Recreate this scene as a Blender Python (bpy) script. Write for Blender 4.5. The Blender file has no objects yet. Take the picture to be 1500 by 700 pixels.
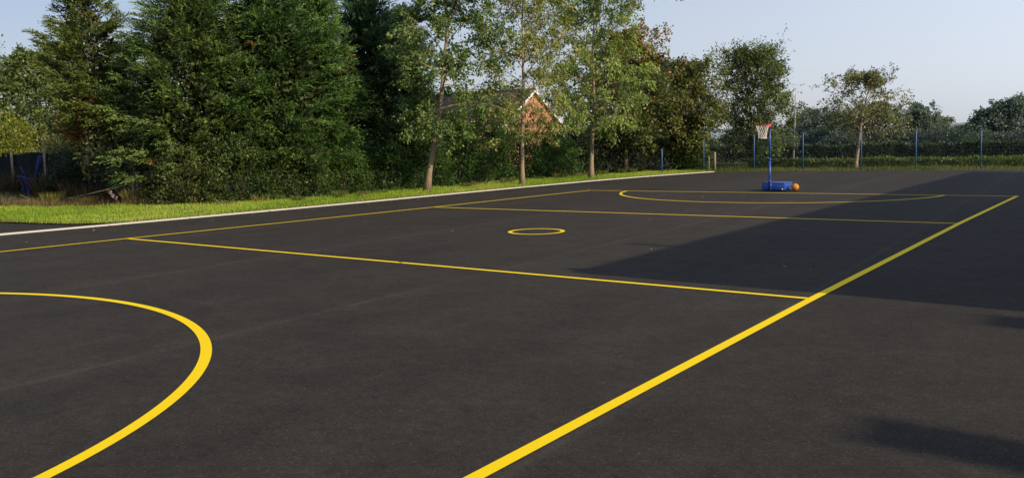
import bpy, bmesh, math
import numpy as np
from mathutils import Vector, Matrix

SC = bpy.context.scene
COL = SC.collection
PI = math.pi
SUN_EL = math.radians(26.0)
SUN_AZ = math.radians(-3.0)            # from +X towards +Y
TO_SUN = Vector((math.cos(SUN_EL) * math.cos(SUN_AZ), math.cos(SUN_EL) * math.sin(SUN_AZ), math.sin(SUN_EL)))

# ------------------------------------------------------------------ helpers
def tag(o, label=None, cat=None, group=None, kind=None):
    if label: o['label'] = label
    if cat: o['category'] = cat
    if group: o['group'] = group
    if kind: o['kind'] = kind
    return o

def empty(name, loc=(0, 0, 0), rz=0.0):
    o = bpy.data.objects.new(name, None)
    o.location = loc
    o.rotation_euler = (0, 0, rz)
    o.empty_display_size = 0.2
    COL.objects.link(o)
    return o

def link(name, me, mat=None, parent=None):
    o = bpy.data.objects.new(name, me)
    COL.objects.link(o)
    if mat is not None and len(me.materials) == 0:
        me.materials.append(mat)
    if parent is not None:
        o.parent = parent
    return o

class Soup:
    """vertices, faces and vertex colours gathered into one mesh"""
    def __init__(self):
        self.V, self.F, self.C, self.n = [], [], [], 0
    def add(self, v, f, c=None):
        v = np.asarray(v, dtype=np.float32).reshape(-1, 3)
        f = np.asarray(f, dtype=np.int32)
        self.V.append(v)
        self.F.append(f + self.n)
        if c is None: c = np.ones((len(v), 3), np.float32)
        c = np.broadcast_to(np.asarray(c, np.float32), (len(v), 3))
        self.C.append(c)
        self.n += len(v)
    def mesh(self, name, smooth=False, colour=False):
        V = np.concatenate(self.V)
        me = bpy.data.meshes.new(name)
        me.vertices.add(len(V))
        me.vertices.foreach_set('co', V.ravel())
        idx = np.concatenate([f.ravel() for f in self.F])
        sizes = np.concatenate([np.full(len(f), f.shape[1], np.int32) for f in self.F])
        starts = np.concatenate([[0], np.cumsum(sizes)[:-1]]).astype(np.int32)
        me.loops.add(len(idx))
        me.loops.foreach_set('vertex_index', idx.astype(np.int32))
        me.polygons.add(len(sizes))
        me.polygons.foreach_set('loop_start', starts)
        if smooth:
            me.polygons.foreach_set('use_smooth', np.ones(len(sizes), bool))
        if colour:
            C = np.concatenate(self.C)
            a = me.color_attributes.new('col', 'FLOAT_COLOR', 'POINT')
            a.data.foreach_set('color', np.concatenate([C, np.ones((len(C), 1), np.float32)], 1).ravel())
        me.update(calc_edges=True)
        me.validate()
        return me
    def obj(self, name, mat, parent=None, smooth=False, colour=False):
        return link(name, self.mesh(name, smooth, colour), mat, parent)

def norm(a):
    return a / np.maximum(np.linalg.norm(a, axis=-1, keepdims=True), 1e-9)

def tube(s, pts, radii, sides=6, cap=True, col=None):
    P = np.asarray(pts, float)
    n = len(P)
    R = np.broadcast_to(np.asarray(radii, float), (n,))
    T = norm(np.gradient(P, axis=0))
    ref = np.array([0, 0, 1.0]) if abs(T[0, 2]) < 0.9 else np.array([1.0, 0, 0])
    A = norm(np.cross(T, ref)); B = np.cross(T, A)
    th = np.arange(sides) * 2 * PI / sides
    V = P[:, None] + R[:, None, None] * (A[:, None] * np.cos(th)[None, :, None] + B[:, None] * np.sin(th)[None, :, None])
    i = np.arange(n - 1)[:, None] * sides
    j = np.arange(sides)[None]
    k = (j + 1) % sides
    F = np.stack([i + j, i + k, i + sides + k, i + sides + j], -1).reshape(-1, 4)
    s.add(V.reshape(-1, 3), F, col)
    if cap:
        base = s.n - n * sides
        for r in (list(range(sides))[::-1], list(range((n - 1) * sides, n * sides))):
            s.F.append(np.array([r], np.int32) + base)

def box(s, c, size, rz=0.0, M=None):
    x, y, z = [d / 2 for d in size]
    v = np.array([[-x, -y, -z], [x, -y, -z], [x, y, -z], [-x, y, -z], [-x, -y, z], [x, -y, z], [x, y, z], [-x, y, z]])
    if M is not None: v = v @ np.asarray(M).T
    if rz:
        cr, sr = math.cos(rz), math.sin(rz)
        v = np.stack([v[:, 0] * cr - v[:, 1] * sr, v[:, 0] * sr + v[:, 1] * cr, v[:, 2]], 1)
    s.add(v + np.asarray(c), [[3, 2, 1, 0], [4, 5, 6, 7], [0, 1, 5, 4], [1, 2, 6, 5], [2, 3, 7, 6], [3, 0, 4, 7]])

def bevel_mesh(me, w, seg=2):
    bm = bmesh.new(); bm.from_mesh(me)
    bmesh.ops.bevel(bm, geom=list(bm.edges), offset=w, segments=seg, affect='EDGES', profile=0.5)
    bm.to_mesh(me); bm.free()

def poly_mesh(name, pts, z=0.0):
    bm = bmesh.new()
    vs = [bm.verts.new((p[0], p[1], z)) for p in pts]
    f = bm.faces.new(vs)
    if f.normal.z < 0 or True:
        f.normal_update()
        if f.normal.z < 0: f.normal_flip()
    bmesh.ops.triangulate(bm, faces=[f])
    me = bpy.data.meshes.new(name)
    bm.to_mesh(me); bm.free()
    return me

def strip(s, pts, w, z, closed=False):
    P = np.asarray(pts, float)
    if closed:
        T = np.roll(P, -1, 0) - np.roll(P, 1, 0)
    else:
        T = np.gradient(P, axis=0)
    T = norm(T)
    N = np.stack([-T[:, 1], T[:, 0]], 1) * w / 2
    A, B = P + N, P - N
    n = len(P)
    V = np.concatenate([np.c_[A, np.full(n, z)], np.c_[B, np.full(n, z)]])
    i = np.arange(n if closed else n - 1); j = (i + 1) % n
    s.add(V, np.stack([i + n, j + n, j, i], 1))

def in_poly(P, poly):
    x, y = P[:, 0], P[:, 1]
    r = np.zeros(len(P), bool)
    n = len(poly)
    for a in range(n):
        x1, y1 = poly[a]; x2, y2 = poly[(a + 1) % n]
        c = ((y1 > y) != (y2 > y)) & (x < (x2 - x1) * (y - y1) / (y2 - y1 + 1e-12) + x1)
        r ^= c
    return r

def sample_poly(poly, n, rng):
    P = np.asarray(poly); lo, hi = P.min(0), P.max(0)
    out = []
    tot = 0
    while tot < n:
        q = rng.uniform(lo, hi, (n, 2)); q = q[in_poly(q, poly)]
        out.append(q); tot += len(q)
    return np.concatenate(out)[:n]

# ------------------------------------------------------------------ materials
MATS = {}
def nodes_of(name):
    m = bpy.data.materials.new(name); m.use_nodes = True
    nt = m.node_tree
    for n in list(nt.nodes): nt.nodes.remove(n)
    out = nt.nodes.new('ShaderNodeOutputMaterial')
    MATS[name] = m
    return m, nt, out

def noise(nt, scale, detail=4, rough=0.55, vec=None, dims='3D'):
    n = nt.nodes.new('ShaderNodeTexNoise')
    n.inputs['Scale'].default_value = scale
    n.inputs['Detail'].default_value = detail
    n.inputs['Roughness'].default_value = rough
    if vec is not None: nt.links.new(vec, n.inputs['Vector'])
    return n

def ramp(nt, fac, stops):
    r = nt.nodes.new('ShaderNodeValToRGB')
    els = r.color_ramp.elements
    while len(els) < len(stops): els.new(0.5)
    for e, (p, c) in zip(els, stops):
        e.position = p
        e.color = (c[0], c[1], c[2], 1)
    nt.links.new(fac, r.inputs['Fac'])
    return r

def mixc(nt, a, b, fac, mode='MIX'):
    m = nt.nodes.new('ShaderNodeMix'); m.data_type = 'RGBA'; m.blend_type = mode
    for sock, v in ((m.inputs['Factor'], fac), (m.inputs['A'], a), (m.inputs['B'], b)):
        if isinstance(v, (int, float)): sock.default_value = v
        elif isinstance(v, tuple): sock.default_value = (v[0], v[1], v[2], 1)
        else: nt.links.new(v, sock)
    return m.outputs['Result']

def geo_pos(nt):
    return nt.nodes.new('ShaderNodeNewGeometry').outputs['Position']

def mapping(nt, vec, scale=(1, 1, 1), rot=(0, 0, 0)):
    m = nt.nodes.new('ShaderNodeMapping')
    m.inputs['Scale'].default_value = scale
    m.inputs['Rotation'].default_value = rot
    nt.links.new(vec, m.inputs['Vector'])
    return m.outputs['Vector']

def obj_co(nt):
    return nt.nodes.new('ShaderNodeTexCoord').outputs['Object']

def simple(name, c1, c2, scale=6.0, rough=0.6, spec=0.4, bump=0.0, bscale=None, metal=0.0, stretch=None):
    m, nt, out = nodes_of(name)
    vec = obj_co(nt)
    if stretch: vec = mapping(nt, vec, stretch)
    n = noise(nt, scale, 5, 0.6, vec)
    r = ramp(nt, n.outputs['Fac'], [(0.3, c1), (0.7, c2)])
    p = nt.nodes.new('ShaderNodeBsdfPrincipled')
    nt.links.new(r.outputs['Color'], p.inputs['Base Color'])
    p.inputs['Roughness'].default_value = rough
    p.inputs['Specular IOR Level'].default_value = spec
    p.inputs['Metallic'].default_value = metal
    if bump:
        b = nt.nodes.new('ShaderNodeBump'); b.inputs['Strength'].default_value = bump
        b.inputs['Distance'].default_value = 0.02
        n2 = noise(nt, bscale or scale * 4, 4, 0.6, vec)
        nt.links.new(n2.outputs['Fac'], b.inputs['Height'])
        nt.links.new(b.outputs['Normal'], p.inputs['Normal'])
    nt.links.new(p.outputs['BSDF'], out.inputs['Surface'])
    return m

def foliage_mat(name, trans=0.3, rough=0.55, spec=0.35):
    m, nt, out = nodes_of(name)
    a = nt.nodes.new('ShaderNodeAttribute'); a.attribute_name = 'col'
    p = nt.nodes.new('ShaderNodeBsdfPrincipled')
    nt.links.new(a.outputs['Color'], p.inputs['Base Color'])
    p.inputs['Roughness'].default_value = rough
    p.inputs['Specular IOR Level'].default_value = spec
    t = nt.nodes.new('ShaderNodeBsdfTranslucent')
    tc = mixc(nt, a.outputs['Color'], (1.1, 1.42, 0.6), 1.0, 'MULTIPLY')
    nt.links.new(tc, t.inputs['Color'])
    mx = nt.nodes.new('ShaderNodeMixShader'); mx.inputs['Fac'].default_value = trans
    nt.links.new(p.outputs['BSDF'], mx.inputs[1]); nt.links.new(t.outputs['BSDF'], mx.inputs[2])
    nt.links.new(mx.outputs['Shader'], out.inputs['Surface'])
    return m

def asphalt_mat():
    m, nt, out = nodes_of('asphalt')
    pos = geo_pos(nt)
    fine = noise(nt, 42, 6, 0.8, pos)
    grit = noise(nt, 18, 5, 0.8, pos)
    mott = noise(nt, 1.3, 5, 0.6, pos)
    big = noise(nt, 0.16, 4, 0.55, pos)
    lane = noise(nt, 1.0, 4, 0.6, mapping(nt, pos, (0.55, 0.03, 1), (0, 0, math.radians(3))))
    scuff = noise(nt, 1.0, 6, 0.7, mapping(nt, pos, (0.25, 1.8, 1), (0, 0, math.radians(-24))))
    c = ramp(nt, fine.outputs['Fac'], [(0.25, (0.0155, 0.0140, 0.0117)), (0.52, (0.0325, 0.0295, 0.0248)), (0.8, (0.078, 0.07, 0.059))]).outputs['Color']
    g = ramp(nt, grit.outputs['Fac'], [(0.3, (0.6, 0.6, 0.62)), (0.52, (1, 1, 1)), (0.75, (1.5, 1.45, 1.38))]).outputs['Color']
    c = mixc(nt, c, g, 0.8, 'MULTIPLY')
    c = mixc(nt, c, ramp(nt, mott.outputs['Fac'], [(0.3, (0.82, 0.83, 0.84)), (0.7, (1.2, 1.18, 1.15))]).outputs['Color'], 0.9, 'MULTIPLY')
    c = mixc(nt, c, ramp(nt, big.outputs['Fac'], [(0.32, (0.9, 0.9, 0.91)), (0.68, (1.12, 1.11, 1.08))]).outputs['Color'], 1.0, 'MULTIPLY')
    c = mixc(nt, c, ramp(nt, lane.outputs['Fac'], [(0.35, (0.88, 0.88, 0.9)), (0.62, (1.12, 1.11, 1.1))]).outputs['Color'], 0.9, 'MULTIPLY')
    blot = noise(nt, 5.5, 5, 0.75, pos)
    c = mixc(nt, c, ramp(nt, blot.outputs['Fac'], [(0.32, (0.8, 0.8, 0.81)), (0.5, (1.03, 1.03, 1.02)), (0.68, (1.26, 1.24, 1.2))]).outputs['Color'], 1.0, 'MULTIPLY')
    # paving lane joints: thin paler seams about five metres apart, running along the court
    sp = nt.nodes.new('ShaderNodeSeparateXYZ'); nt.links.new(pos, sp.inputs[0])
    def mth(op, a, b=None):
        m_ = nt.nodes.new('ShaderNodeMath'); m_.operation = op
        for q_, v_ in enumerate((a, b)):
            if v_ is None: continue
            if isinstance(v_, (int, float)): m_.inputs[q_].default_value = v_
            else: nt.links.new(v_, m_.inputs[q_])
        return m_.outputs[0]
    wob = noise(nt, 0.7, 3, 0.5, pos)
    u_ = mth('ADD', mth('ADD', sp.outputs['X'], mth('MULTIPLY', sp.outputs['Y'], 0.045)), mth('MULTIPLY', wob.outputs['Fac'], 0.12))
    fr = mth('ABSOLUTE', mth('SUBTRACT', mth('FRACT', mth('DIVIDE', mth('ADD', u_, -8.84 + 51.0), 5.1)), 0.5))
    seam = ramp(nt, fr, [(0.0, (1, 1, 1)), (0.007, (0.75, 0.75, 0.75)), (0.016, (0, 0, 0))]).outputs['Color']
    patchy = ramp(nt, noise(nt, 0.9, 4, 0.7, pos).outputs['Fac'], [(0.38, (0.15, 0.15, 0.15)), (0.62, (1, 1, 1))]).outputs['Color']
    sm = mth('MULTIPLY', mth('MULTIPLY', seam, patchy), 0.11)
    c = mixc(nt, c, (0.15, 0.14, 0.125), sm)
    lanetone = ramp(nt, fr, [(0.0, (1.1, 1.09, 1.07)), (0.07, (1.0, 1.0, 1.0)), (0.5, (0.95, 0.95, 0.96))]).outputs['Color']
    c = mixc(nt, c, lanetone, 1.0, 'MULTIPLY')
    dust = ramp(nt, scuff.outputs['Fac'], [(0.6, (0, 0, 0)), (0.78, (1, 1, 1))]).outputs['Color']
    dm = nt.nodes.new('ShaderNodeMath'); dm.operation = 'MULTIPLY'; dm.inputs[1].default_value = 0.16
    nt.links.new(dust, dm.inputs[0])
    c = mixc(nt, c, (0.13, 0.115, 0.1), dm.outputs[0])
    # paler stone chips scattered in the surface
    v = nt.nodes.new('ShaderNodeTexVoronoi'); v.inputs['Scale'].default_value = 55
    nt.links.new(pos, v.inputs['Vector'])
    sep = nt.nodes.new('ShaderNodeSeparateColor'); nt.links.new(v.outputs['Color'], sep.inputs['Color'])
    chip = nt.nodes.new('ShaderNodeMath'); chip.operation = 'GREATER_THAN'; chip.inputs[1].default_value = 0.95
    nt.links.new(sep.outputs['Red'], chip.inputs[0])
    near = nt.nodes.new('ShaderNodeMath'); near.operation = 'LESS_THAN'; near.inputs[1].default_value = 0.36
    nt.links.new(v.outputs['Distance'], near.inputs[0])
    cm = nt.nodes.new('ShaderNodeMath'); cm.operation = 'MULTIPLY'
    nt.links.new(chip.outputs[0], cm.inputs[0]); nt.links.new(near.outputs[0], cm.inputs[1])
    cm2 = nt.nodes.new('ShaderNodeMath'); cm2.operation = 'MULTIPLY'; cm2.inputs[1].default_value = 0.4
    nt.links.new(cm.outputs[0], cm2.inputs[0])
    c = mixc(nt, c, (0.16, 0.13, 0.11), cm2.outputs[0])
    p = nt.nodes.new('ShaderNodeBsdfPrincipled')
    nt.links.new(c, p.inputs['Base Color'])
    p.inputs['Roughness'].default_value = 0.92
    p.inputs['Specular IOR Level'].default_value = 0.16
    b = nt.nodes.new('ShaderNodeBump'); b.inputs['Strength'].default_value = 0.35; b.inputs['Distance'].default_value = 0.006
    nt.links.new(fine.outputs['Fac'], b.inputs['Height'])
    nt.links.new(b.outputs['Normal'], p.inputs['Normal'])
    nt.links.new(p.outputs['BSDF'], out.inputs['Surface'])
    return m

def paint_mat(name, col, worn=0.25):
    m, nt, out = nodes_of(name)
    pos = geo_pos(nt)
    n = noise(nt, 45, 6, 0.75, pos)
    n2 = noise(nt, 2.2, 4, 0.6, pos)
    a = nt.nodes.new('ShaderNodeMath'); a.operation = 'MULTIPLY_ADD'
    nt.links.new(n2.outputs['Fac'], a.inputs[0]); a.inputs[1].default_value = 0.35
    nt.links.new(n.outputs['Fac'], a.inputs[2])
    w = ramp(nt, a.outputs[0], [(0.46, (1, 1, 1)), (0.6, (0, 0, 0))]).outputs['Color']
    wm = nt.nodes.new('ShaderNodeMath'); wm.operation = 'MULTIPLY'; wm.inputs[1].default_value = worn
    nt.links.new(w, wm.inputs[0])
    d = tuple(x * 0.93 for x in col)
    c = mixc(nt, col, d, n2.outputs['Fac'])
    c = mixc(nt, c, (0.06, 0.052, 0.045), wm.outputs[0])
    p = nt.nodes.new('ShaderNodeBsdfPrincipled')
    nt.links.new(c, p.inputs['Base Color'])
    p.inputs['Roughness'].default_value = 0.75
    p.inputs['Specular IOR Level'].default_value = 0.2
    b = nt.nodes.new('ShaderNodeBump'); b.inputs['Strength'].default_value = 0.25; b.inputs['Distance'].default_value = 0.004
    nt.links.new(n.outputs['Fac'], b.inputs['Height']); nt.links.new(b.outputs['Normal'], p.inputs['Normal'])
    nt.links.new(p.outputs['BSDF'], out.inputs['Surface'])
    return m

def ground_mat(name, stops, scale=0.6, fscale=9.0):
    m, nt, out = nodes_of(name)
    pos = geo_pos(nt)
    n = noise(nt, scale, 6, 0.65, pos)
    f = noise(nt, fscale, 6, 0.7, pos)
    c = ramp(nt, n.outputs['Fac'], stops).outputs['Color']
    c = mixc(nt, c, ramp(nt, f.outputs['Fac'], [(0.3, (0.6, 0.6, 0.6)), (0.7, (1.3, 1.3, 1.2))]).outputs['Color'], 0.9, 'MULTIPLY')
    p = nt.nodes.new('ShaderNodeBsdfPrincipled')
    nt.links.new(c, p.inputs['Base Color'])
    p.inputs['Roughness'].default_value = 0.95
    p.inputs['Specular IOR Level'].default_value = 0.1
    b = nt.nodes.new('ShaderNodeBump'); b.inputs['Strength'].default_value = 0.6; b.inputs['Distance'].default_value = 0.05
    nt.links.new(f.outputs['Fac'], b.inputs['Height']); nt.links.new(b.outputs['Normal'], p.inputs['Normal'])
    nt.links.new(p.outputs['BSDF'], out.inputs['Surface'])
    return m

def brick_mat(name, c1, c2, mortar):
    m, nt, out = nodes_of(name)
    co = obj_co(nt)
    sep = nt.nodes.new('ShaderNodeSeparateXYZ'); nt.links.new(co, sep.inputs[0])
    add = nt.nodes.new('ShaderNodeMath'); add.operation = 'ADD'
    nt.links.new(sep.outputs['X'], add.inputs[0]); nt.links.new(sep.outputs['Y'], add.inputs[1])
    cmb = nt.nodes.new('ShaderNodeCombineXYZ')
    nt.links.new(add.outputs[0], cmb.inputs['X']); nt.links.new(sep.outputs['Z'], cmb.inputs['Y'])
    b = nt.nodes.new('ShaderNodeTexBrick')
    nt.links.new(cmb.outputs[0], b.inputs['Vector'])
    b.inputs['Scale'].default_value = 1.0
    b.inputs['Brick Width'].default_value = 0.225; b.inputs['Row Height'].default_value = 0.075
    b.inputs['Mortar Size'].default_value = 0.01
    b.inputs['Color1'].default_value = (*c1, 1); b.inputs['Color2'].default_value = (*c2, 1); b.inputs['Mortar'].default_value = (*mortar, 1)
    p = nt.nodes.new('ShaderNodeBsdfPrincipled')
    n = noise(nt, 1.2, 5, 0.6, co)
    c = mixc(nt, b.outputs['Color'], ramp(nt, n.outputs['Fac'], [(0.3, (0.8, 0.8, 0.8)), (0.7, (1.15, 1.12, 1.1))]).outputs['Color'], 0.8, 'MULTIPLY')
    nt.links.new(c, p.inputs['Base Color'])
    p.inputs['Roughness'].default_value = 0.9
    nt.links.new(p.outputs['BSDF'], out.inputs['Surface'])
    return m

LEAF = foliage_mat('leaf', 0.3, 0.5, 0.45)
NEEDLE = foliage_mat('conifer_leaf', 0.14, 0.55, 0.4)
BLADE = foliage_mat('grass_blade', 0.35, 0.6, 0.25)
ASPHALT = asphalt_mat()
YELLOW = paint_mat('yellow_paint', (0.95, 0.69, 0.0), 0.3)
KERB = paint_mat('pale_concrete', (0.47, 0.45, 0.4), 0.55)
TURF = ground_mat('turf_soil', [(0.3, (0.05, 0.075, 0.015)), (0.7, (0.10, 0.13, 0.03))])
FIELD = ground_mat('field_ground', [(0.25, (0.035, 0.032, 0.018)), (0.5, (0.05, 0.055, 0.022)), (0.8, (0.085, 0.075, 0.04))], 0.35)
HILL = ground_mat('hazy_hill', [(0.3, (0.22, 0.29, 0.34)), (0.7, (0.29, 0.36, 0.39))], 0.004, 0.02)  # bluish air haze is put into the hills' surface colour
BARK = simple('bark_warm', (0.19, 0.14, 0.095), (0.4, 0.31, 0.21), 9, 0.9, 0.2, 0.8, 20, stretch=(3, 3, 0.7))
BARKD = simple('bark_dark', (0.05, 0.036, 0.026), (0.12, 0.085, 0.06), 9, 0.9, 0.2, 0.8, 20, stretch=(3, 3, 0.7))
BLUE = simple('blue_paint', (0.012, 0.055, 0.30), (0.018, 0.075, 0.36), 5, 0.38, 0.5, 0.05)
FBLUE = simple('fence_blue', (0.025, 0.1, 0.26), (0.04, 0.13, 0.31), 5, 0.45, 0.45, 0.05)
OLDBLUE = simple('weathered_blue_paint', (0.008, 0.02, 0.11), (0.015, 0.035, 0.17), 6, 0.7, 0.3, 0.2)
RED = simple('red_paint', (0.58, 0.035, 0.012), (0.66, 0.05, 0.02), 5, 0.4, 0.5)
CORDW = simple('white_cord', (0.68, 0.66, 0.6), (0.8, 0.78, 0.72), 20, 0.85, 0.2)
BALLM = simple('orange_rubber', (0.52, 0.2, 0.02), (0.64, 0.27, 0.03), 30, 0.6, 0.35, 0.2, 120)
BLACK = simple('black_rubber', (0.012, 0.012, 0.012), (0.03, 0.028, 0.026), 20, 0.7, 0.3)
WOOD = simple('grey_wood', (0.16, 0.125, 0.085), (0.32, 0.26, 0.19), 8, 0.85, 0.2, 0.5, 30, stretch=(6, 6, 0.6))
PALEWOOD = simple('pale_wood', (0.3, 0.25, 0.18), (0.5, 0.44, 0.34), 8, 0.85, 0.2, 0.4, 30, stretch=(6, 6, 0.6))
STEEL = simple('grey_steel', (0.34, 0.34, 0.33), (0.46, 0.46, 0.45), 6, 0.5, 0.5, 0.1)
WIRE = simple('fence_wire', (0.03, 0.07, 0.13), (0.05, 0.1, 0.17), 10, 0.6, 0.4)
NETTING = simple('dark_netting', (0.006, 0.010, 0.012), (0.014, 0.022, 0.022), 3, 0.95, 0.1, 0.4, 40)
WHITE = simple('white_board', (0.74, 0.72, 0.66), (0.84, 0.82, 0.77), 4, 0.6, 0.4)
BRICK = brick_mat('red_brick', (0.36, 0.11, 0.045), (0.5, 0.18, 0.075), (0.4, 0.32, 0.25))
BRICK2 = brick_mat('buff_brick', (0.36, 0.2, 0.12), (0.44, 0.27, 0.17), (0.4, 0.36, 0.31))
TILE = simple('dark_roof_tile', (0.035, 0.028, 0.026), (0.075, 0.058, 0.05), 3, 0.85, 0.25, 0.8, 12, stretch=(1, 1, 6))
GLASS = simple('window_glass', (0.02, 0.028, 0.035), (0.035, 0.045, 0.055), 1.5, 0.06, 0.8)
TAPE_R = RED

# ------------------------------------------------------------------ camera
cam_d = bpy.data.cameras.new('camera')
cam = bpy.data.objects.new('camera', cam_d)
COL.objects.link(cam)
cX, cY, cH, yaw, pit, rol, foc, cy = 19.587, -2.254, 2.129, -0.631, 0.083, -0.022, 1266.702, 313.651
Fv = Vector((math.sin(yaw) * math.cos(pit), math.cos(yaw) * math.cos(pit), -math.sin(pit)))
Rv = Vector((math.cos(yaw), -math.sin(yaw), 0)); Uv = Rv.cross(Fv)
R2 = Rv * math.cos(rol) + Uv * math.sin(rol); U2 = -Rv * math.sin(rol) + Uv * math.cos(rol)
cam.matrix_world = Matrix(((R2.x, U2.x, -Fv.x, cX), (R2.y, U2.y, -Fv.y, cY), (R2.z, U2.z, -Fv.z, cH), (0, 0, 0, 1)))
cam_d.sensor_width = 36
cam_d.lens = foc / 1500 * 36
cam_d.shift_y = -(350 - cy) / 1500
cam_d.clip_start = 0.1
cam_d.clip_end = 20000
SC.camera = cam

# ------------------------------------------------------------------ light
w = bpy.data.worlds.new('World'); SC.world = w
w.use_nodes = True
nt = w.node_tree
bg = nt.nodes['Background']
sky = nt.nodes.new('ShaderNodeTexSky')
sky.sky_type = 'NISHITA'
sky.sun_disc = False
sky.sun_elevation = SUN_EL
sky.sun_rotation = PI / 2 - SUN_AZ
sky.altitude = 50
sky.air_density = 1.0
sky.dust_density = 1.0
sky.ozone_density = 1.2
# Nishita sky with a layer of pale autumn haze: thick near the horizon and on the sun's side
def wmath(op, a, b=None, clamp=False):
    m = nt.nodes.new('ShaderNodeMath'); m.operation = op; m.use_clamp = clamp
    for k, v in enumerate((a, b)):
        if v is None: continue
        if isinstance(v, (int, float)): m.inputs[k].default_value = v
        else: nt.links.new(v, m.inputs[k])
    return m.outputs[0]
wco = nt.nodes.new('ShaderNodeTexCoord').outputs['Generated']
wsep = nt.nodes.new('ShaderNodeSeparateXYZ'); nt.links.new(wco, wsep.inputs[0])
wz = wmath('MAXIMUM', wsep.outputs['Z'], 0.0)
wdot = nt.nodes.new('ShaderNodeVectorMath'); wdot.operation = 'DOT_PRODUCT'
nt.links.new(wco, wdot.inputs[0]); wdot.inputs[1].default_value = (math.cos(SUN_AZ), math.sin(SUN_AZ), 0)
fwd = nt.nodes.new('ShaderNodeMapRange'); fwd.interpolation_type = 'LINEAR'
nt.links.new(wdot.outputs['Value'], fwd.inputs['Value'])
fwd.inputs['From Min'].default_value = -1.05; fwd.inputs['From Max'].default_value = 0.0
fwd.inputs['To Min'].default_value = 0.12; fwd.inputs['To Max'].default_value = 1.0
low = wmath('EXPONENT', wmath('MULTIPLY', wz, -1.8))
base_f = wmath('MULTIPLY', fwd.outputs['Result'], low)
hor = wmath('MULTIPLY', wmath('EXPONENT', wmath('MULTIPLY', wz, -14.0)), 0.85)
ff = wmath('MAXIMUM', base_f, hor, True)
hz_col = mixc(nt, (0.9, 1.0, 1.15), (0.64, 0.665, 0.71), wmath('EXPONENT', wmath('MULTIPLY', wz, -16.0)))
skyc = nt.nodes.new('ShaderNodeVectorMath'); skyc.operation = 'SCALE'
nt.links.new(mixc(nt, sky.outputs['Color'], (1.04, 0.955, 1.07), 1.0, 'MULTIPLY'), skyc.inputs[0])
nt.links.new(wmath('ADD', wmath('MULTIPLY', wz, 0.10), 0.074), skyc.inputs['Scale'])
wcol = mixc(nt, skyc.outputs[0], hz_col, ff)
wmul = nt.nodes.new('ShaderNodeVectorMath'); wmul.operation = 'SCALE'; nt.links.new(wcol, wmul.inputs[0]); wmul.inputs['Scale'].default_value = 10.0
nt.links.new(wmul.outputs[0], bg.inputs['Color'])
bg.inputs['Strength'].default_value = 0.1
sun_d = bpy.data.lights.new('sun', 'SUN')
sun_d.energy = 5.0
sun_d.angle = math.radians(0.55)
sun_d.color = (1.0, 0.82, 0.58)
sun = bpy.data.objects.new('sun', sun_d)
sun.rotation_euler = TO_SUN.to_track_quat('Z', 'Y').to_euler()
sun.location = (60, 0, 40)
COL.objects.link(sun)
SC.view_settings.view_transform = 'Standard'
SC.view_settings.look = 'None'
SC.view_settings.exposure = 0
SC.cycles.max_bounces = 6
SC.cycles.transparent_max_bounces = 8

# ------------------------------------------------------------------ ground, court, kerb
kerb_line = np.array([(-4.95, -6), (-4.75, 2), (-4.5, 8), (-4.2, 13), (-3.97, 18), (-3.87, 23), (-3.86, 30), (-3.7, 37), (-3.15, 42.4), (-2.5, 46.2), (-2.0, 48.7)])
tt = np.linspace(0, 1, len(kerb_line)); t2 = np.linspace(0, 1, 61)
kerb_line = np.c_[np.interp(t2, tt, kerb_line[:, 0]), np.interp(t2, tt, kerb_line[:, 1])]
ker = kerb_line.copy()
for _ in range(6):
    ker[1:-1] = 0.25 * ker[:-2] + 0.5 * ker[1:-1] + 0.25 * ker[2:]
kerb_line = ker
back_edge = [(-2.0, 48.7), (6.5, 51.2), (14.3, 52.9), (40, 58.6)]

me = bpy.data.meshes.new('ground')
bm = bmesh.new()
bmesh.ops.create_grid(bm, x_segments=40, y_segments=40, size=9000)
bm.to_mesh(me); bm.free()
g = link('ground', me, FIELD); g.location.z = -0.06
tag(g, 'rough open ground of soil and grass reaching out to the horizon', kind='structure')

court_poly = [(-60, -40), (60, -40), (60, 63)] + back_edge[::-1] + [tuple(p) for p in (kerb_line[kerb_line[:, 1] > 11.5] + np.array([-0.1, 0]))[::-1]][1:] + \
             [(-4.7, 11.3), (-5.7, 10.65), (-7.0, 10.3), (-8.9, 9.95), (-30, 8.5), (-60, 6.5)]
o = link('court', poly_mesh('court', court_poly, 0.0), ASPHALT)
tag(o, 'dark grey asphalt sports court with fresh yellow markings', kind='structure')

def line_obj(name, pts, width=0.11, closed=False, z=0.004, label=None):
    s = Soup(); strip(s, pts, width, z, closed)
    o = s.obj(name, YELLOW)
    return tag(o, label, kind='structure')

def dense(a, b, n=40):
    return [(a[0] + (b[0] - a[0]) * i / n, a[1] + (b[1] - a[1]) * i / n) for i in range(n + 1)]

line_obj('sideline', [(16.36, -20), (16.21, 1.0), (16.145, 9.1), (16.16, 20.2), (16.29, 30.36)], 0.115, z=0.008, label='long straight yellow sideline crossing the court to the far corner')
line_obj('sideline', [(-0.75, -4), (-0.37, 6.26), (-0.28, 9.1), (0.32, 19.7), (0.55, 29.56)], 0.1, z=0.008, label='yellow sideline running parallel to the white kerb')
line_obj('baseline', dense((0.60, 29.53), (16.23, 30.3)), 0.1, label='thin yellow baseline under the blue netball post')
line_obj('third_line', dense((0.37, 19.68), (16.10, 20.17)), 0.1, label='yellow cross line between centre circle and far goal arc')
line_obj('third_line', dense((-0.23, 9.1), (16.09, 9.08)), 0.105, label='yellow cross line between centre circle and close goal arc')
th = np.linspace(0, 2 * PI, 97)[:-1]
line_obj('centre_circle', np.c_[7.98 + 0.63 * np.cos(th), 14.6 + 0.63 * np.sin(th)], 0.1, True, label='small yellow painted ring at the court centre')
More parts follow.
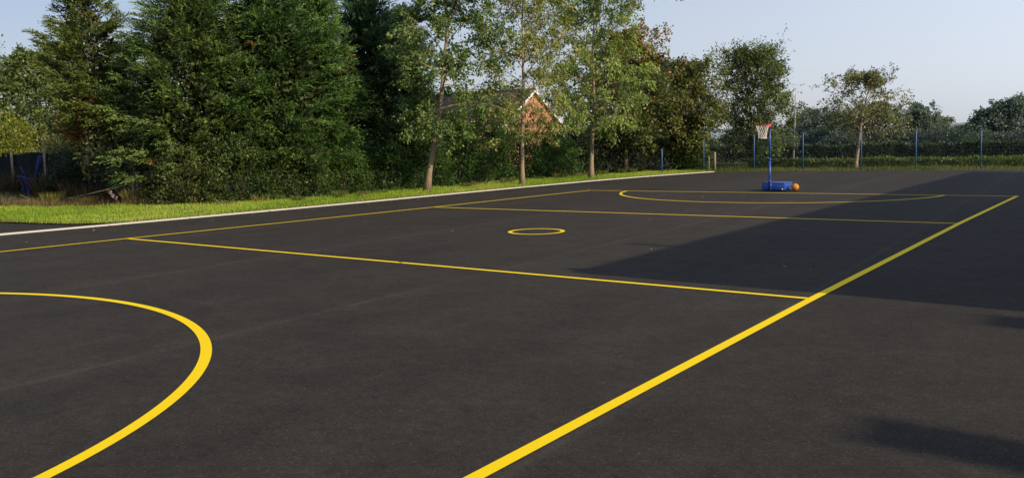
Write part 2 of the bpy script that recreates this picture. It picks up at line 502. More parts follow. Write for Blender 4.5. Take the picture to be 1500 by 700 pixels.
a0 = math.asin(2.0 / 6.19)
th = np.linspace(-0.5, PI + 0.4, 160)
line_obj('goal_arc', np.c_[8.066 + 6.19 * np.cos(th), -1.966 + 6.19 * np.sin(th)], 0.115, label='large yellow goal arc closest to the camera')
th = np.linspace(PI + 0.175, 2 * PI - 0.08, 160)
line_obj('goal_arc', np.c_[8.183 + 6.01 * np.cos(th), 30.767 + 6.01 * np.sin(th)], 0.1, label='yellow goal arc in front of the blue netball post')

# kerb: raised pale edging
s = Soup()
T = norm(np.gradient(kerb_line, axis=0)); N = np.stack([-T[:, 1], T[:, 0]], 1)
prof = [(-0.048, -0.05), (-0.048, 0.034), (-0.04, 0.042), (0.04, 0.045), (0.048, 0.036), (0.048, -0.05)]
ring = np.stack([np.c_[kerb_line + N * (-px), np.full(len(kerb_line), pz)] for px, pz in [(-a, b) for a, b in prof]], 1)
n, k = ring.shape[:2]
F = []
for i in range(n - 1):
    for j in range(k - 1):
        F.append([i * k + j, i * k + j + 1, (i + 1) * k + j + 1, (i + 1) * k + j])
s.add(ring.reshape(-1, 3), F)
s.F.append(np.array([[0, 1, 2, 3, 4, 5]], np.int32)); s.F.append(np.array([[(n - 1) * k + j for j in (5, 4, 3, 2, 1, 0)]], np.int32))
o = s.obj('kerb', KERB)
tag(o, 'long pale concrete kerb edging the court beside the grass verge', kind='structure')

verge_front = [(-34, 8.2), (-8.92, 9.85), (-7.0, 10.15), (-5.69, 10.45), (-4.6, 11.3)] + [tuple(p) for p in (kerb_line[kerb_line[:, 1] > 12] + np.array([-0.08, 0]))]
verge_back = [(-4.5, 50.0), (-7.5, 46), (-8.4, 38), (-8.6, 30), (-8.6, 22), (-9.3, 17.8), (-11.8, 15.5), (-14.2, 14.3), (-16.4, 13.2), (-22, 12.6), (-34, 11.6)]
verge_poly = verge_front + verge_back
o = link('verge', poly_mesh('verge', verge_poly, 0.035), TURF)
tag(o, 'narrow strip of turf between kerb and hedge', kind='structure')
far_poly = [(-3.0, 48.6), (6.5, 51.25), (14.3, 52.95), (38, 58.2), (38, 70), (12, 66.5), (-8, 63.5), (-8, 50)]
o = link('far_verge', poly_mesh('far_verge', far_poly, 0.0), TURF)
tag(o, 'grass strip behind the court under the wire fence', kind='structure')

def blades(name, poly, n, h0, h1, w, cols, seed, label, z=0.03, clump=1.0, kind='stuff'):
    rng = np.random.default_rng(seed)
    P = sample_poly(poly, n, rng)
    k = np.sin(P[:, 0] * 2.1 + 1.3 * np.sin(P[:, 1] * 0.9)) * np.sin(P[:, 1] * 1.7 + 1.1 * np.sin(P[:, 0] * 1.4)) * 0.5 + 0.5
    k2 = np.sin(P[:, 0] * 0.55 + P[:, 1] * 0.37) * 0.5 + 0.5
    h = (h0 + (h1 - h0) * rng.random(n) ** 1.6) * (1 - 0.5 * clump + clump * k)
    az = rng.random(n) * 2 * PI
    lean = rng.random(n) * 0.8
    tip = np.c_[P + np.c_[np.cos(az), np.sin(az)] * (h * lean)[:, None], z + h]
    a2 = az + PI / 2 + rng.normal(0, 0.5, n)
    d = np.c_[np.cos(a2), np.sin(a2)] * w / 2 * (0.7 + 0.6 * rng.random(n))[:, None]
    V = np.stack([np.c_[P - d, np.full(n, z - 0.01)], np.c_[P + d, np.full(n, z - 0.01)], tip], 1).reshape(-1, 3)
    cols = np.asarray(cols)
    u = np.clip(0.45 * k2 + 0.2 * k + 0.45 * rng.random(n), 0, 0.999) * (len(cols) - 1)
    i = u.astype(int); f = (u - i)[:, None]
    c = cols[i] * (1 - f) + cols[i + 1] * f
    C = np.stack([c * 0.75, c * 0.75, c * 1.12], 1).reshape(-1, 3)
    s = Soup(); s.add(V, np.arange(3 * n).reshape(-1, 3), C)
    o = s.obj(name, BLADE, colour=True)
    return tag(o, label, 'grass' if kind == 'stuff' else None, kind=kind)

blades('grass', verge_poly, 105000, 0.03, 0.12, 0.026, [(0.11, 0.19, 0.017), (0.22, 0.33, 0.03), (0.32, 0.43, 0.045), (0.43, 0.45, 0.1)], 1,
       'bright yellowish green mown grass along the kerb')
blades('grass', far_poly, 42000, 0.05, 0.17, 0.04, [(0.055, 0.08, 0.018), (0.085, 0.115, 0.025), (0.125, 0.14, 0.04), (0.18, 0.16, 0.07)], 2,
       'rough green grass under the blue posted fence', z=0.01)
edge = verge_front[:]
thatch = edge + [(p[0] - 0.35, p[1] + (0.45 if p[0] < -4.8 else 0.0)) for p in edge[::-1]]
blades('thatch', thatch, 9000, 0.02, 0.07, 0.03, [(0.12, 0.085, 0.035), (0.22, 0.17, 0.07), (0.2, 0.2, 0.05), (0.3, 0.24, 0.12)], 7,
       'dry brown thatch at the ragged edge of the verge')
weeds = [(-36, 11.6), (-22, 12.6), (-16.4, 13.2), (-14.2, 14.3), (-11.8, 15.5), (-9.3, 17.8), (-8.6, 22), (-10, 22), (-12.5, 18.5), (-20, 18.4), (-36, 18.4)]
blades('weeds', weeds, 24000, 0.06, 0.34, 0.035, [(0.05, 0.045, 0.02), (0.12, 0.085, 0.04), (0.2, 0.14, 0.07), (0.12, 0.12, 0.04)], 3,
       'dead brown weeds and stalks below the dark netting', z=-0.05)

rng = np.random.default_rng(77)
nl = 420
ki = rng.integers(2, len(kerb_line) - 1, nl)
dx = rng.exponential(0.7, nl) + 0.1
P = np.c_[kerb_line[ki, 0] + dx, kerb_line[ki, 1] + rng.normal(0, 0.4, nl), np.full(nl, 0.012)]
P[:60] = np.c_[rng.uniform(-3, 17, 60), rng.uniform(6, 45, 60), np.full(60, 0.012)]
az = rng.random(nl) * 2 * PI
sL = Soup()
Dl = np.c_[np.cos(az), np.sin(az), rng.uniform(-0.05, 0.25, nl)]
Sl = np.c_[-np.sin(az), np.cos(az), rng.normal(0, 0.2, nl)]
ll = rng.uniform(0.05, 0.11, nl)[:, None]
V = np.stack([P, P + Dl * ll * 0.5 + Sl * ll * 0.3, P + Dl * ll, P + Dl * ll * 0.5 - Sl * ll * 0.3], 1).reshape(-1, 3)
V[:, 2] = np.maximum(V[:, 2], 0.009)
lc = np.array([(0.3, 0.2, 0.07), (0.22, 0.12, 0.05), (0.36, 0.28, 0.12), (0.16, 0.15, 0.05)])[rng.integers(0, 4, nl)]
sL.add(V, np.arange(4 * nl).reshape(-1, 4), np.repeat(lc, 4, 0))
o = sL.obj('leaf_litter', BLADE, colour=True)
tag(o, 'small dry fallen leaves strewn on the tarmac along the kerb', 'leaf litter', kind='stuff')

# distant hills
s = Soup()
rng = np.random.default_rng(5)
ang = np.linspace(math.radians(-10), math.radians(190), 260)
hh = 31 + 9 * np.sin(ang * 5.1 + 0.6) + 5 * np.sin(ang * 13 + 1) + 2.0 * np.sin(ang * 37 + 2) + 0.8 * np.sin(ang * 90)
d = 2600
P0 = np.c_[np.cos(ang) * (d - 900), np.sin(ang) * (d - 900), np.full(len(ang), -2.0)]
P1 = np.c_[np.cos(ang) * d, np.sin(ang) * d, hh]
P2 = np.c_[np.cos(ang) * (d + 900), np.sin(ang) * (d + 900), np.full(len(ang), -2.0)]
n = len(ang)
V = np.concatenate([P0, P1, P2]); i = np.arange(n - 1)
s.add(V, np.concatenate([np.stack([i, i + n, i + n + 1, i + 1], 1)[:, ::-1], np.stack([i + n, i + 2 * n, i + 2 * n + 1, i + n + 1], 1)[:, ::-1]]))
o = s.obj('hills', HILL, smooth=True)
tag(o, 'low hazy blue hills along the horizon', kind='structure')

# ------------------------------------------------------------------ foliage tools
def leaf_quads(s, Cn, D, Nn, L, W, col, tip=1.12):
    n = len(Cn)
    D = norm(D); S = norm(np.cross(D, Nn)); N2 = np.cross(S, D)
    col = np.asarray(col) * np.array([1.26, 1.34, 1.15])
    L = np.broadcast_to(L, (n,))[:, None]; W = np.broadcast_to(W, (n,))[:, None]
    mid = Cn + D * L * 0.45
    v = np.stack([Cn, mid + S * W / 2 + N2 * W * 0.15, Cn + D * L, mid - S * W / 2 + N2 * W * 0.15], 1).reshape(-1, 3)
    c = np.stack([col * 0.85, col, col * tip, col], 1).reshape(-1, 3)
    s.add(v, np.arange(4 * n).reshape(-1, 4), c)

def pick(cols, u):
    cols = np.asarray(cols, float)
    u = np.clip(u, 0, 0.9999) * (len(cols) - 1)
    i = u.astype(int); f = (u - i)[:, None]
    return cols[i] * (1 - f) + cols[np.minimum(i + 1, len(cols) - 1)] * f

GREEN_DARK = [(0.015, 0.032, 0.01), (0.04, 0.08, 0.02), (0.085, 0.145, 0.032)]
GREEN_OLIVE = [(0.03, 0.045, 0.012), (0.06, 0.085, 0.02), (0.105, 0.13, 0.03)]
DEAD = [(0.12, 0.045, 0.022), (0.22, 0.09, 0.035), (0.33, 0.17, 0.06)]

def conifer(label, loc, h, R, seed, nb=230, cols=GREEN_DARK, lean=(0, 0), dead=(), top_thin=0.0, name='conifer', group=None, base=0.02, power=2.0,
            spray=0.46, leaf=0.15, fill=5000, open_dirs=(), cat='conifer', bulge=0.22, el0=8, el1=58):
    rng = np.random.default_rng(seed)
    root = empty(name, loc)
    tag(root, label, cat, group)
    ts = Soup()
    zz = np.linspace(-0.1, h * 0.93, 9)
    tr = np.c_[lean[0] * (zz / h) ** 1.5 + 0.06 * np.sin(zz * 1.3 + seed), lean[1] * (zz / h) ** 1.5 + 0.06 * np.cos(zz * 1.1 + seed), zz]
    tube(ts, tr, np.linspace(0.16 + 0.02 * R, 0.02, 9), 7)
    s = Soup()
    cs, sn = rng.normal(size=6), rng.normal(size=6) * 2
    for b in range(nb):
        u = (b + rng.random()) / nb
        u = base + (1 - base) * u ** 0.92
        z0 = u * h * 0.96
        az = b * 2.39996 + rng.normal(0, 0.35)
        lump = 1 + bulge * (math.sin(az * 2 + sn[0] + u * 5) * 0.5 + math.sin(az * 3 + u * 11 + sn[1]) * 0.5) + rng.normal(0, 0.09)
        prof = min(1.0, 0.72 + u * 1.6) if u < 0.2 else 1 - ((u - 0.2) / 0.8) ** power * 0.94
        if top_thin and u > top_thin and rng.random() < 0.45: continue
        skip = False
        for (oa, ow, z1, z2, pr) in open_dirs:
            da = (az - oa + PI) % (2 * PI) - PI
            if abs(da) < ow and z1 < z0 < z2 and rng.random() < pr: skip = True
        if skip: continue
        r = R * prof * lump
        el = math.radians(el0 + (el1 - el0) * u ** 1.6 + rng.normal(0, 8))
        out = np.array([math.cos(az), math.sin(az), 0])
        dz = min(r * math.tan(el), h * 0.16)
        p0 = np.array([np.interp(z0, zz, tr[:, 0]), np.interp(z0, zz, tr[:, 1]), z0 - 0.35 * dz])
        p1 = p0 + out * r + np.array([0, 0, dz])
        p1[2] = max(p1[2], 0.12)
        if r > 0.4:
            ctl = (p0 + p1) / 2 - np.array([0, 0, 0.12 * r])
            q = np.linspace(0, 1, 5)[:, None]
            bp = (1 - q) ** 2 * p0 + 2 * q * (1 - q) * ctl + q ** 2 * p1
            tube(ts, bp, np.linspace(0.028 + 0.008 * r, 0.006, 5), 3, False)
        ns = int(11 + 10 * min(1, r / R) + rng.integers(0, 4))
        t = 0.5 + 0.54 * rng.random(ns) ** 0.7
        pos = p0 + (p1 - p0) * t[:, None] + rng.normal(0, 0.07 + 0.035 * R, (ns, 3)) * np.array([1, 1, 0.45])
        bd = norm(p1 - p0)
        sd = norm(bd * 1.0 + out * 0.3 + rng.normal(0, 0.42, (ns, 3)) * np.array([1, 1, 0.6]) + np.array([0, 0, 0.06]))
        nn = norm(np.array([0.3, -0.1, 0.9]) + rng.normal(0, 0.5, (ns, 3)))
        K = 11
        k = np.arange(K)
        side = np.where(k % 2 == 0, 1.0, -1.0)
        sv = norm(np.cross(sd, nn))
        SL = spray * (0.7 + 0.6 * rng.random(ns))
        f = k / (K - 1)
        droop = -0.22 * f ** 2
        base_p = pos[:, None] + sd[:, None] * (SL[:, None] * f)[:, :, None] + np.array([0, 0, 1.0]) * (droop[None, :, None] * SL[:, None, None])
        ang = np.radians(48 - 40 * f)
        ld = sd[:, None] * np.cos(ang)[None, :, None] + sv[:, None] * (np.sin(ang) * side)[None, :, None] + rng.normal(0, 0.2, (ns, K, 3))
        L = leaf * (1.15 - 0.5 * f)[None] * (0.8 + 0.5 * rng.random((ns, K)))
        nl = nn[:, None] + rng.normal(0, 0.4, (ns, K, 3))
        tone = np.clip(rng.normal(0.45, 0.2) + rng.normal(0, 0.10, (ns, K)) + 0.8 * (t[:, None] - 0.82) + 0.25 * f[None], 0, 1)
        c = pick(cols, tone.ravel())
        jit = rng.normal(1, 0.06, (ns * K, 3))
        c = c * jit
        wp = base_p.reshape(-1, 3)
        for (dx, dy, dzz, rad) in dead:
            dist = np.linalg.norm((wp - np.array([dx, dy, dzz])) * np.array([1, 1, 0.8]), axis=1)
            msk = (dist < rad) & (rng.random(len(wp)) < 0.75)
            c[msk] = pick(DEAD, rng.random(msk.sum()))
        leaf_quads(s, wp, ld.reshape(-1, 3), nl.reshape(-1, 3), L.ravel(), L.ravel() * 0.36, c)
    if fill:
        u = rng.random(fill) ** 0.9
        az = rng.random(fill) * 2 * PI
        prof = np.where(u < 0.2, 0.75 + u, 1 - (np.maximum(u - 0.2, 0) / 0.8) ** power)
        rr = R * prof * (0.25 + 0.5 * np.sqrt(rng.random(fill)))
        keep = np.ones(fill, bool)
        for (oa, ow, z1, z2, pr) in open_dirs:
            da = (az - oa + PI) % (2 * PI) - PI
            keep &= ~((abs(da) < ow) & (u * h > z1) & (u * h < z2) & (rng.random(fill) < pr))
        z = u * h * 0.97
        Pp = np.c_[rr * np.cos(az) + np.interp(z, zz, tr[:, 0]), rr * np.sin(az) + np.interp(z, zz, tr[:, 1]), np.maximum(z, 0.1)][keep]
        m = len(Pp)
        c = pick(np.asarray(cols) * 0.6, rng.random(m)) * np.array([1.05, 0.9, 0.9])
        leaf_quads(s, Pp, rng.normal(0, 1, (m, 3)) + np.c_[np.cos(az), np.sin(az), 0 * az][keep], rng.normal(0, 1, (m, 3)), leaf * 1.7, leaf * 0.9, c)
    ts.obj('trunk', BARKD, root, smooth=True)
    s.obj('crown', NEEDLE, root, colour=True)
    return root

def bez(p0, c, p1, n):
    q = np.linspace(0, 1, n)[:, None]
    return (1 - q) ** 2 * p0 + 2 * q * (1 - q) * c + q ** 2 * p1

def broadleaf(label, loc, h, bole, R, seed, n_limb=16, n_leaf=12000, L=0.13, W=0.07, cols=GREEN_OLIVE, lean=(0, 0), tr0=0.12, bark=None,
              droop=0.5, prof=None, name='tree', group=None, el=(15, 65), bare=0.15, spread=0.14, top_cols=None, cat='tree', stems=1, sub=7, twig=4,
              side_bias=None, shell=0, per=90, kneel=0.0, z_lo=None):
    rng = np.random.default_rng(seed)
    bark = bark or BARK
    root = empty(name, loc)
    tag(root, label, cat, group)
    ts = Soup(); s = Soup()
    anchors, adir, aw = [], [], []
    for st in range(stems):
        zz = np.linspace(-0.1, h * 0.96, 12)
        f = np.clip(zz / h, 0, 1)
        sx = lean[0] + (rng.normal(0, 0.35) if stems > 1 else 0); sy = lean[1] + (rng.normal(0, 0.35) if stems > 1 else 0)
        wob = 0.05 + 0.012 * h
        px = sx * f + wob * np.sin(zz * 0.9 + rng.random() * 6) * f
        py = sy * f + wob * np.sin(zz * 0.8 + rng.random() * 6) * f
        if stems > 1:
            a = st * 2 * PI / stems + 0.5
            px += math.cos(a) * (0.2 + 0.9 * f); py += math.sin(a) * (0.2 + 0.9 * f)
        px += kneel * np.sin(np.clip(f * 3, 0, 1) * PI) * 0.3
        tr = np.c_[px, py, zz]
        rad = tr0 * (1 - 0.92 * f) * (1 + 0.55 * np.exp(-np.maximum(zz, 0) * 5))
        tube(ts, tr, rad, 9)
        for i in range(n_limb):
            u = (i + rng.random() * 0.8) / n_limb
            z0 = bole + (h * 0.97 - bole) * u * 0.96
            az = i * 2.39996 + rng.normal(0, 0.3) + st
            e = R * (prof(u) if prof else (math.sin(PI * (0.12 + 0.85 * u)) ** 0.7))
            e *= 1 + rng.normal(0, 0.16)
            if side_bias is not None:
                e *= 1 + side_bias[1] * math.cos(az - side_bias[0])
            ea = math.radians(el[0] + (el[1] - el[0]) * u + rng.normal(0, 9))
            Ll = min(e / max(math.cos(ea), 0.35), h * 0.5)
            Ll = min(Ll, max(0.35, (h * 0.98 - z0) / max(math.sin(ea) * 0.95, 0.2)))
            p0 = np.array([np.interp(z0, zz, px), np.interp(z0, zz, py), z0])
            d = np.array([math.cos(az) * math.cos(ea), math.sin(az) * math.cos(ea), math.sin(ea)])
            p1 = p0 + d * Ll + np.array([0, 0, -0.18 * Ll * droop])
            c = p0 + d * Ll * 0.5 + np.array([0, 0, 0.12 * Ll]) + rng.normal(0, 0.06 * Ll, 3)
            B = bez(p0, c, p1, 7)
            r0 = max(0.012, np.interp(z0, zz, rad) * 0.5)
            tube(ts, B, np.linspace(r0, 0.008, 7), 5, False)
            wgt = 0.15 if rng.random() < bare else rng.uniform(0.6, 1.3)
            for jn in range(sub):
                t = 0.25 + 0.75 * (jn + rng.random()) / sub
                q0 = B[0] * 0 + np.array([np.interp(t, np.linspace(0, 1, 7), B[:, a]) for a in range(3)])
                dd = norm(d + rng.normal(0, 0.65, 3) + np.array([0, 0, 0.15 - 0.3 * droop * t]))
                sl = Ll * (0.5 - 0.25 * t) * rng.uniform(0.7, 1.25) + 0.12
                q1 = q0 + dd * sl + np.array([0, 0, -0.15 * droop * sl])
                Q = bez(q0, (q0 + q1) / 2 + rng.normal(0, 0.08 * sl, 3) + np.array([0, 0, 0.08 * sl]), q1, 5)
                tube(ts, Q, np.linspace(max(0.006, r0 * 0.35), 0.004, 5), 4, False)
                w2 = wgt * rng.uniform(0.5, 1.4)
                for kx in range(twig):
                    t3 = 0.3 + 0.7 * (kx + rng.random()) / twig
                    m0 = np.array([np.interp(t3, np.linspace(0, 1, 5), Q[:, a]) for a in range(3)])
                    d3 = norm(dd + rng.normal(0, 0.8, 3) + np.array([0, 0, -0.4 * droop]))
                    l3 = sl * 0.45 * rng.uniform(0.6, 1.3) + 0.08
                    m1 = m0 + d3 * l3
                    tube(ts, np.array([m0, (m0 + m1) / 2 + rng.normal(0, 0.02, 3), m1]), [0.005, 0.004, 0.003], 3, False)
                    for q in np.linspace(0.15, 1.05, 5):
                        anchors.append(m0 + (m1 - m0) * q); adir.append(d3); aw.append(w2)
    if shell:
        g = (np.arange(shell) + 0.5) / shell
        zl = bole if z_lo is None else z_lo
        uu = (g + rng.normal(0, 0.02, shell)).clip(0.0, 1.0)
        azs = np.arange(shell) * 2.39996 + rng.normal(0, 0.3, shell)
        pr = np.array([prof(x) if prof else math.sin(PI * (0.12 + 0.85 * x)) ** 0.7 for x in uu])
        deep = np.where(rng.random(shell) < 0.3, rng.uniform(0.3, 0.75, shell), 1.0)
        ph = rng.random(3) * 6
        rr = R * pr * (0.9 + 0.15 * np.sin(azs * 3 + uu * 7 + ph[0]) + 0.1 * np.sin(azs * 5 - uu * 11 + ph[1]) + rng.normal(0, 0.07, shell)) * deep
        zc = zl + (h * 0.97 - zl) * uu
        fz = np.clip(zc / h, 0, 1)
        cen = np.c_[lean[0] * fz + rr * np.cos(azs), lean[1] * fz + rr * np.sin(azs), zc]
        od = norm(np.c_[np.cos(azs), np.sin(azs), 0.25 + 1.0 * (uu - 0.4)])
        ci = np.repeat(np.arange(shell), per); m = len(ci)
        csz = rng.uniform(0.7, 1.35, shell)
        P = cen[ci] + np.clip(rng.normal(0, 1, (m, 3)), -1.5, 1.5) * (spread * 1.3 * csz[ci])[:, None] * np.array([1, 1, 0.75]) - np.array([0, 0, 1.0]) * (droop * 0.12 * rng.random(m))[:, None]
        P[:, 2] = np.maximum(P[:, 2], 0.05)
        dirs = od[ci] * 0.7 + rng.normal(0, 0.6, (m, 3)) - np.array([0, 0, droop * 0.8])
        tone = np.clip(0.43 + rng.normal(0, 0.2, shell)[ci] + rng.normal(0, 0.13, m), 0, 1)
        col = pick(cols, tone)
        if top_cols is not None:
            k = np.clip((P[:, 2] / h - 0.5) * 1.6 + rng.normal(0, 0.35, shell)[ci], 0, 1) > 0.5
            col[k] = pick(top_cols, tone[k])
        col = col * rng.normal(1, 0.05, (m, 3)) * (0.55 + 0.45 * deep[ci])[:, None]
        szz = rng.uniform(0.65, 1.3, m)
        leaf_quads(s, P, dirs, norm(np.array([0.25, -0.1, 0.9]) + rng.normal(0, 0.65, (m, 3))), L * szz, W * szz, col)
    A = np.array(anchors); D = np.array(adir); Wt = np.array(aw); Wt /= Wt.sum()
    idx = rng.choice(len(A), n_leaf, p=Wt)
    P = A[idx] + np.clip(rng.normal(0, 1, (n_leaf, 3)), -1.3, 1.3) * spread * 0.5
    dirs = norm(D[idx] * 0.6 + rng.normal(0, 0.6, (n_leaf, 3)) + np.array([0, 0, -droop]))
    nn = norm(np.array([0.25, -0.1, 0.9]) + rng.normal(0, 0.65, (n_leaf, 3)))
    ntw = rng.normal(0, 0.16, len(A) // 5 + 1)[idx // 5]
    tone = np.clip(0.45 + ntw + rng.normal(0, 0.15, n_leaf), 0, 1)
    col = pick(cols, tone)
    if top_cols is not None:
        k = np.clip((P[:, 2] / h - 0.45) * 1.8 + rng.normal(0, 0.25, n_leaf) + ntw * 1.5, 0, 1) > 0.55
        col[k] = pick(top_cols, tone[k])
    col = col * rng.normal(1, 0.05, (n_leaf, 3))
    sz = rng.uniform(0.65, 1.3, n_leaf)
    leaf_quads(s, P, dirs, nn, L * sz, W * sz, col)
    ts.obj('trunk', bark, root, smooth=True)
    s.obj('crown', LEAF, root, colour=True)
    return root

def bush_soup(s, c, r, rng, nclump=70, per=110, L=0.11, W=0.06, cols=GREEN_OLIVE, spread=0.19, up=0.25, fill=0.22, flat=0.0):
    """leaf clumps over the surface of an uneven ellipsoid standing on the ground"""
    c = np.asarray(c, float); r = np.asarray(r, float)
    g = np.arange(nclump) + 0.5
    zc = 1 - 1.15 * g / nclump
    az = g * 2.39996 + rng.random()
    rr = np.sqrt(np.maximum(0, 1 - zc ** 2))
    D = np.c_[rr * np.cos(az), rr * np.sin(az), zc]
    k = 1 + rng.normal(0, 0.16, nclump) + 0.1 * np.sin(az * 2 + zc * 4)
    Cc = c + np.array([0, 0, r[2] * 0.12]) + D * r * k[:, None] * np.array([1, 1, 0.9])
    m = nclump * per
    ci = np.repeat(np.arange(nclump), per)
    off = np.clip(rng.normal(0, 1, (m, 3)), -1.6, 1.6) * (spread * rng.uniform(0.7, 1.4, nclump)[ci])[:, None] * np.array([1, 1, 0.7])
    inn = rng.random(m) < fill
    P = Cc[ci] + off
    P[inn] = c + (P[inn] - c) * rng.uniform(0.45, 0.9, inn.sum())[:, None]
    P[:, 2] = np.maximum(P[:, 2], 0.03 + 0.1 * rng.random(m))
    dirs = D[ci] * 0.7 + rng.normal(0, 0.55, (m, 3)) + np.array([0, 0, up])
    nn = norm(np.array([0.2, -0.1, 0.9]) + rng.normal(0, 0.6, (m, 3)))
    tone = np.clip(0.42 + rng.normal(0, 0.22, nclump)[ci] + rng.normal(0, 0.13, m) + 0.15 * D[ci][:, 2], 0, 1)
    col = pick(cols, tone) * rng.normal(1, 0.06, (m, 3))
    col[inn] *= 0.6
    sz = rng.uniform(0.65, 1.3, m)
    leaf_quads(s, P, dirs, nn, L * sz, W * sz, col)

def bush(label, loc, r, seed, name='shrub', cat='shrub', group=None, **kw):
    rng = np.random.default_rng(seed)
    root = empty(name, loc); tag(root, label, cat, group)
    ts = Soup()
    for i in range(7):
        a = i * 2.4; e = np.array([math.cos(a) * r[0] * 0.55, math.sin(a) * r[1] * 0.55, r[2] * rng.uniform(0.6, 0.95)])
        tube(ts, bez(np.array([math.cos(a) * 0.08, math.sin(a) * 0.08, -0.05]), e * np.array([0.4, 0.4, 0.6]), e, 6), np.linspace(0.035, 0.008, 6), 5, False)
    ts.obj('stem', BARKD, root, smooth=True)
    s = Soup(); bush_soup(s, (0, 0, 0), r, rng, **kw)
    s.obj('foliage', LEAF, root, colour=True)
    return root

# ------------------------------------------------------------------ conifer row
CG = 'tall dark conifers in the row beside the court'
OL = [(0.035, 0.05, 0.014), (0.07, 0.095, 0.022), (0.12, 0.14, 0.035)]
GB = [(0.019, 0.036, 0.011), (0.052, 0.088, 0.022), (0.11, 0.155, 0.036)]
GD = [(0.018, 0.038, 0.021), (0.045, 0.086, 0.043), (0.085, 0.14, 0.066)]
conifer('ragged olive conifer leaning outward with reddish dead lower branches', (-15.3, 17.3, 0), 9.2, 1.9, 11, nb=230, cols=OL, lean=(-1.5, -0.5), top_thin=0.7,
        dead=[(-0.7, -1.3, 3.4, 0.75), (0.6, -1.2, 3.7, 0.55), (-0.2, -1.4, 2.7, 0.6), (1.1, -1.0, 2.6, 0.35)], base=0.27, group=CG, fill=3500,
        open_dirs=[(0.2, 0.9, 7.0, 9.6, 0.7)], power=3.0, spray=0.5)
conifer('broad dark green conifer with wide spreading boughs beside the gap', (-12.0, 19.0, 0), 8.75, 2.9, 12, nb=300, cols=GB,
        dead=[(0.6, -2.0, 1.6, 0.4), (-0.9, -2.1, 1.9, 0.35), (-1.2, -1.6, 2.6, 0.3)], group=CG, fill=14000, open_dirs=[(PI * 1.0, 0.6, 4.4, 6.6, 0.45)], power=3.4, spray=0.55)
conifer('bushy deep green conifer with a rounded top and small orange tip', (-10.0, 21.4, 0), 8.6, 2.5, 13, nb=250, dead=[(0.85, -1.95, 6.45, 0.5)], group=CG, fill=12000, power=3.8, spray=0.5)
conifer('pointed green conifer with a narrow spire and orange dead patch', (-10.0, 23.7, 0), 10.1, 1.9, 14, nb=220, dead=[(1.0, 0.9, 5.6, 0.55), (1.1, 0.6, 4.9, 0.4)], group=CG, fill=11000, power=1.9, spray=0.5)
conifer('very dark broad conifer with a blunt ragged crest', (-10.4, 27.2, 0), 9.4, 1.9, 15, nb=220, cols=GD, group=CG, fill=12000, power=3.2, spray=0.5)
conifer('darkest conifer at the end of the row behind the leaning tree', (-10.2, 29.6, 0), 8.9, 1.6, 16, nb=200, cols=GD, group=CG, fill=11000, power=2.4, spray=0.5)

# shrubs growing along the foot of the conifers
SG = 'shrubs along the foot of the conifer row'
SH = [(0.02, 0.036, 0.012), (0.05, 0.08, 0.02), (0.1, 0.13, 0.036)]
bush('olive shrub with brown twigs beside the leaning wooden posts', (-10.6, 17.6, 0), (1.4, 1.1, 1.9), 21, group=SG, cols=[(0.04, 0.045, 0.015), (0.075, 0.085, 0.024), (0.12, 0.12, 0.045)])
bush('wide olive green shrub under the broad conifer', (-9.3, 19.2, 0), (1.1, 1.4, 2.6), 22, group=SG, cols=SH, nclump=90)
bush('tall mixed green shrub beneath the round topped conifer', (-8.8, 21.4, 0), (1.0, 1.5, 3.1), 23, group=SG, cols=SH, nclump=100)
bush('bright green shrub in front of the pointed conifer', (-8.7, 23.9, 0), (0.95, 1.4, 2.6), 24, group=SG, cols=[(0.025, 0.05, 0.012), (0.05, 0.09, 0.02), (0.085, 0.13, 0.03)], nclump=90)
bush('dark glossy shrub at the foot of the blunt conifer', (-8.7, 26.6, 0), (0.9, 1.4, 2.1), 25, group=SG, cols=GREEN_DARK, nclump=80)
bush('low dark shrub behind the leaning tree trunk', (-8.6, 29.3, 0), (0.9, 1.5, 2.3), 26, group=SG, cols=GREEN_DARK, nclump=80)
# lower hedge of dense evergreen bushes behind the three slender trees
HG = 'dense evergreen bushes behind the slender trees'
hl = ['dark evergreen bush just past the leaning tree trunk', 'tall evergreen bush below the house roof', 'evergreen bush behind the thin leafed tree trunk',
      'light flecked evergreen bush below the brick gable', 'evergreen bush beyond the brick gable and thin tree', 'shaded bush behind the leafy drooping tree trunk', 'deep shade bush past the drooping tree']
for i, (x, y, rx, ry, hh_) in enumerate([(-8.9, 32.0, 1.2, 1.6, 3.1), (-9.3, 34.9, 1.3, 1.7, 3.6), (-9.2, 37.8, 1.3, 1.7, 3.0), (-8.6, 40.6, 1.2, 1.6, 2.4), (-8.7, 43.4, 1.3, 1.7, 2.4), (-8.0, 46.4, 1.3, 1.8, 3.0), (-7.4, 49.6, 1.4, 1.8, 3.2)]):
    bush(hl[i], (x, y, 0), (rx, ry, hh_), 30 + i, name='bush', cat='bush', group=HG, cols=(GREEN_DARK if i < 3 else [(0.025, 0.05, 0.015), (0.055, 0.1, 0.028), (0.09, 0.15, 0.04)] if i == 3 else [(0.008, 0.013, 0.008), (0.016, 0.026, 0.013), (0.028, 0.042, 0.018)]), nclump=90, per=120, L=0.12, W=0.07)  # last bushes: deep shade under the canopy is darkened into their leaf colours

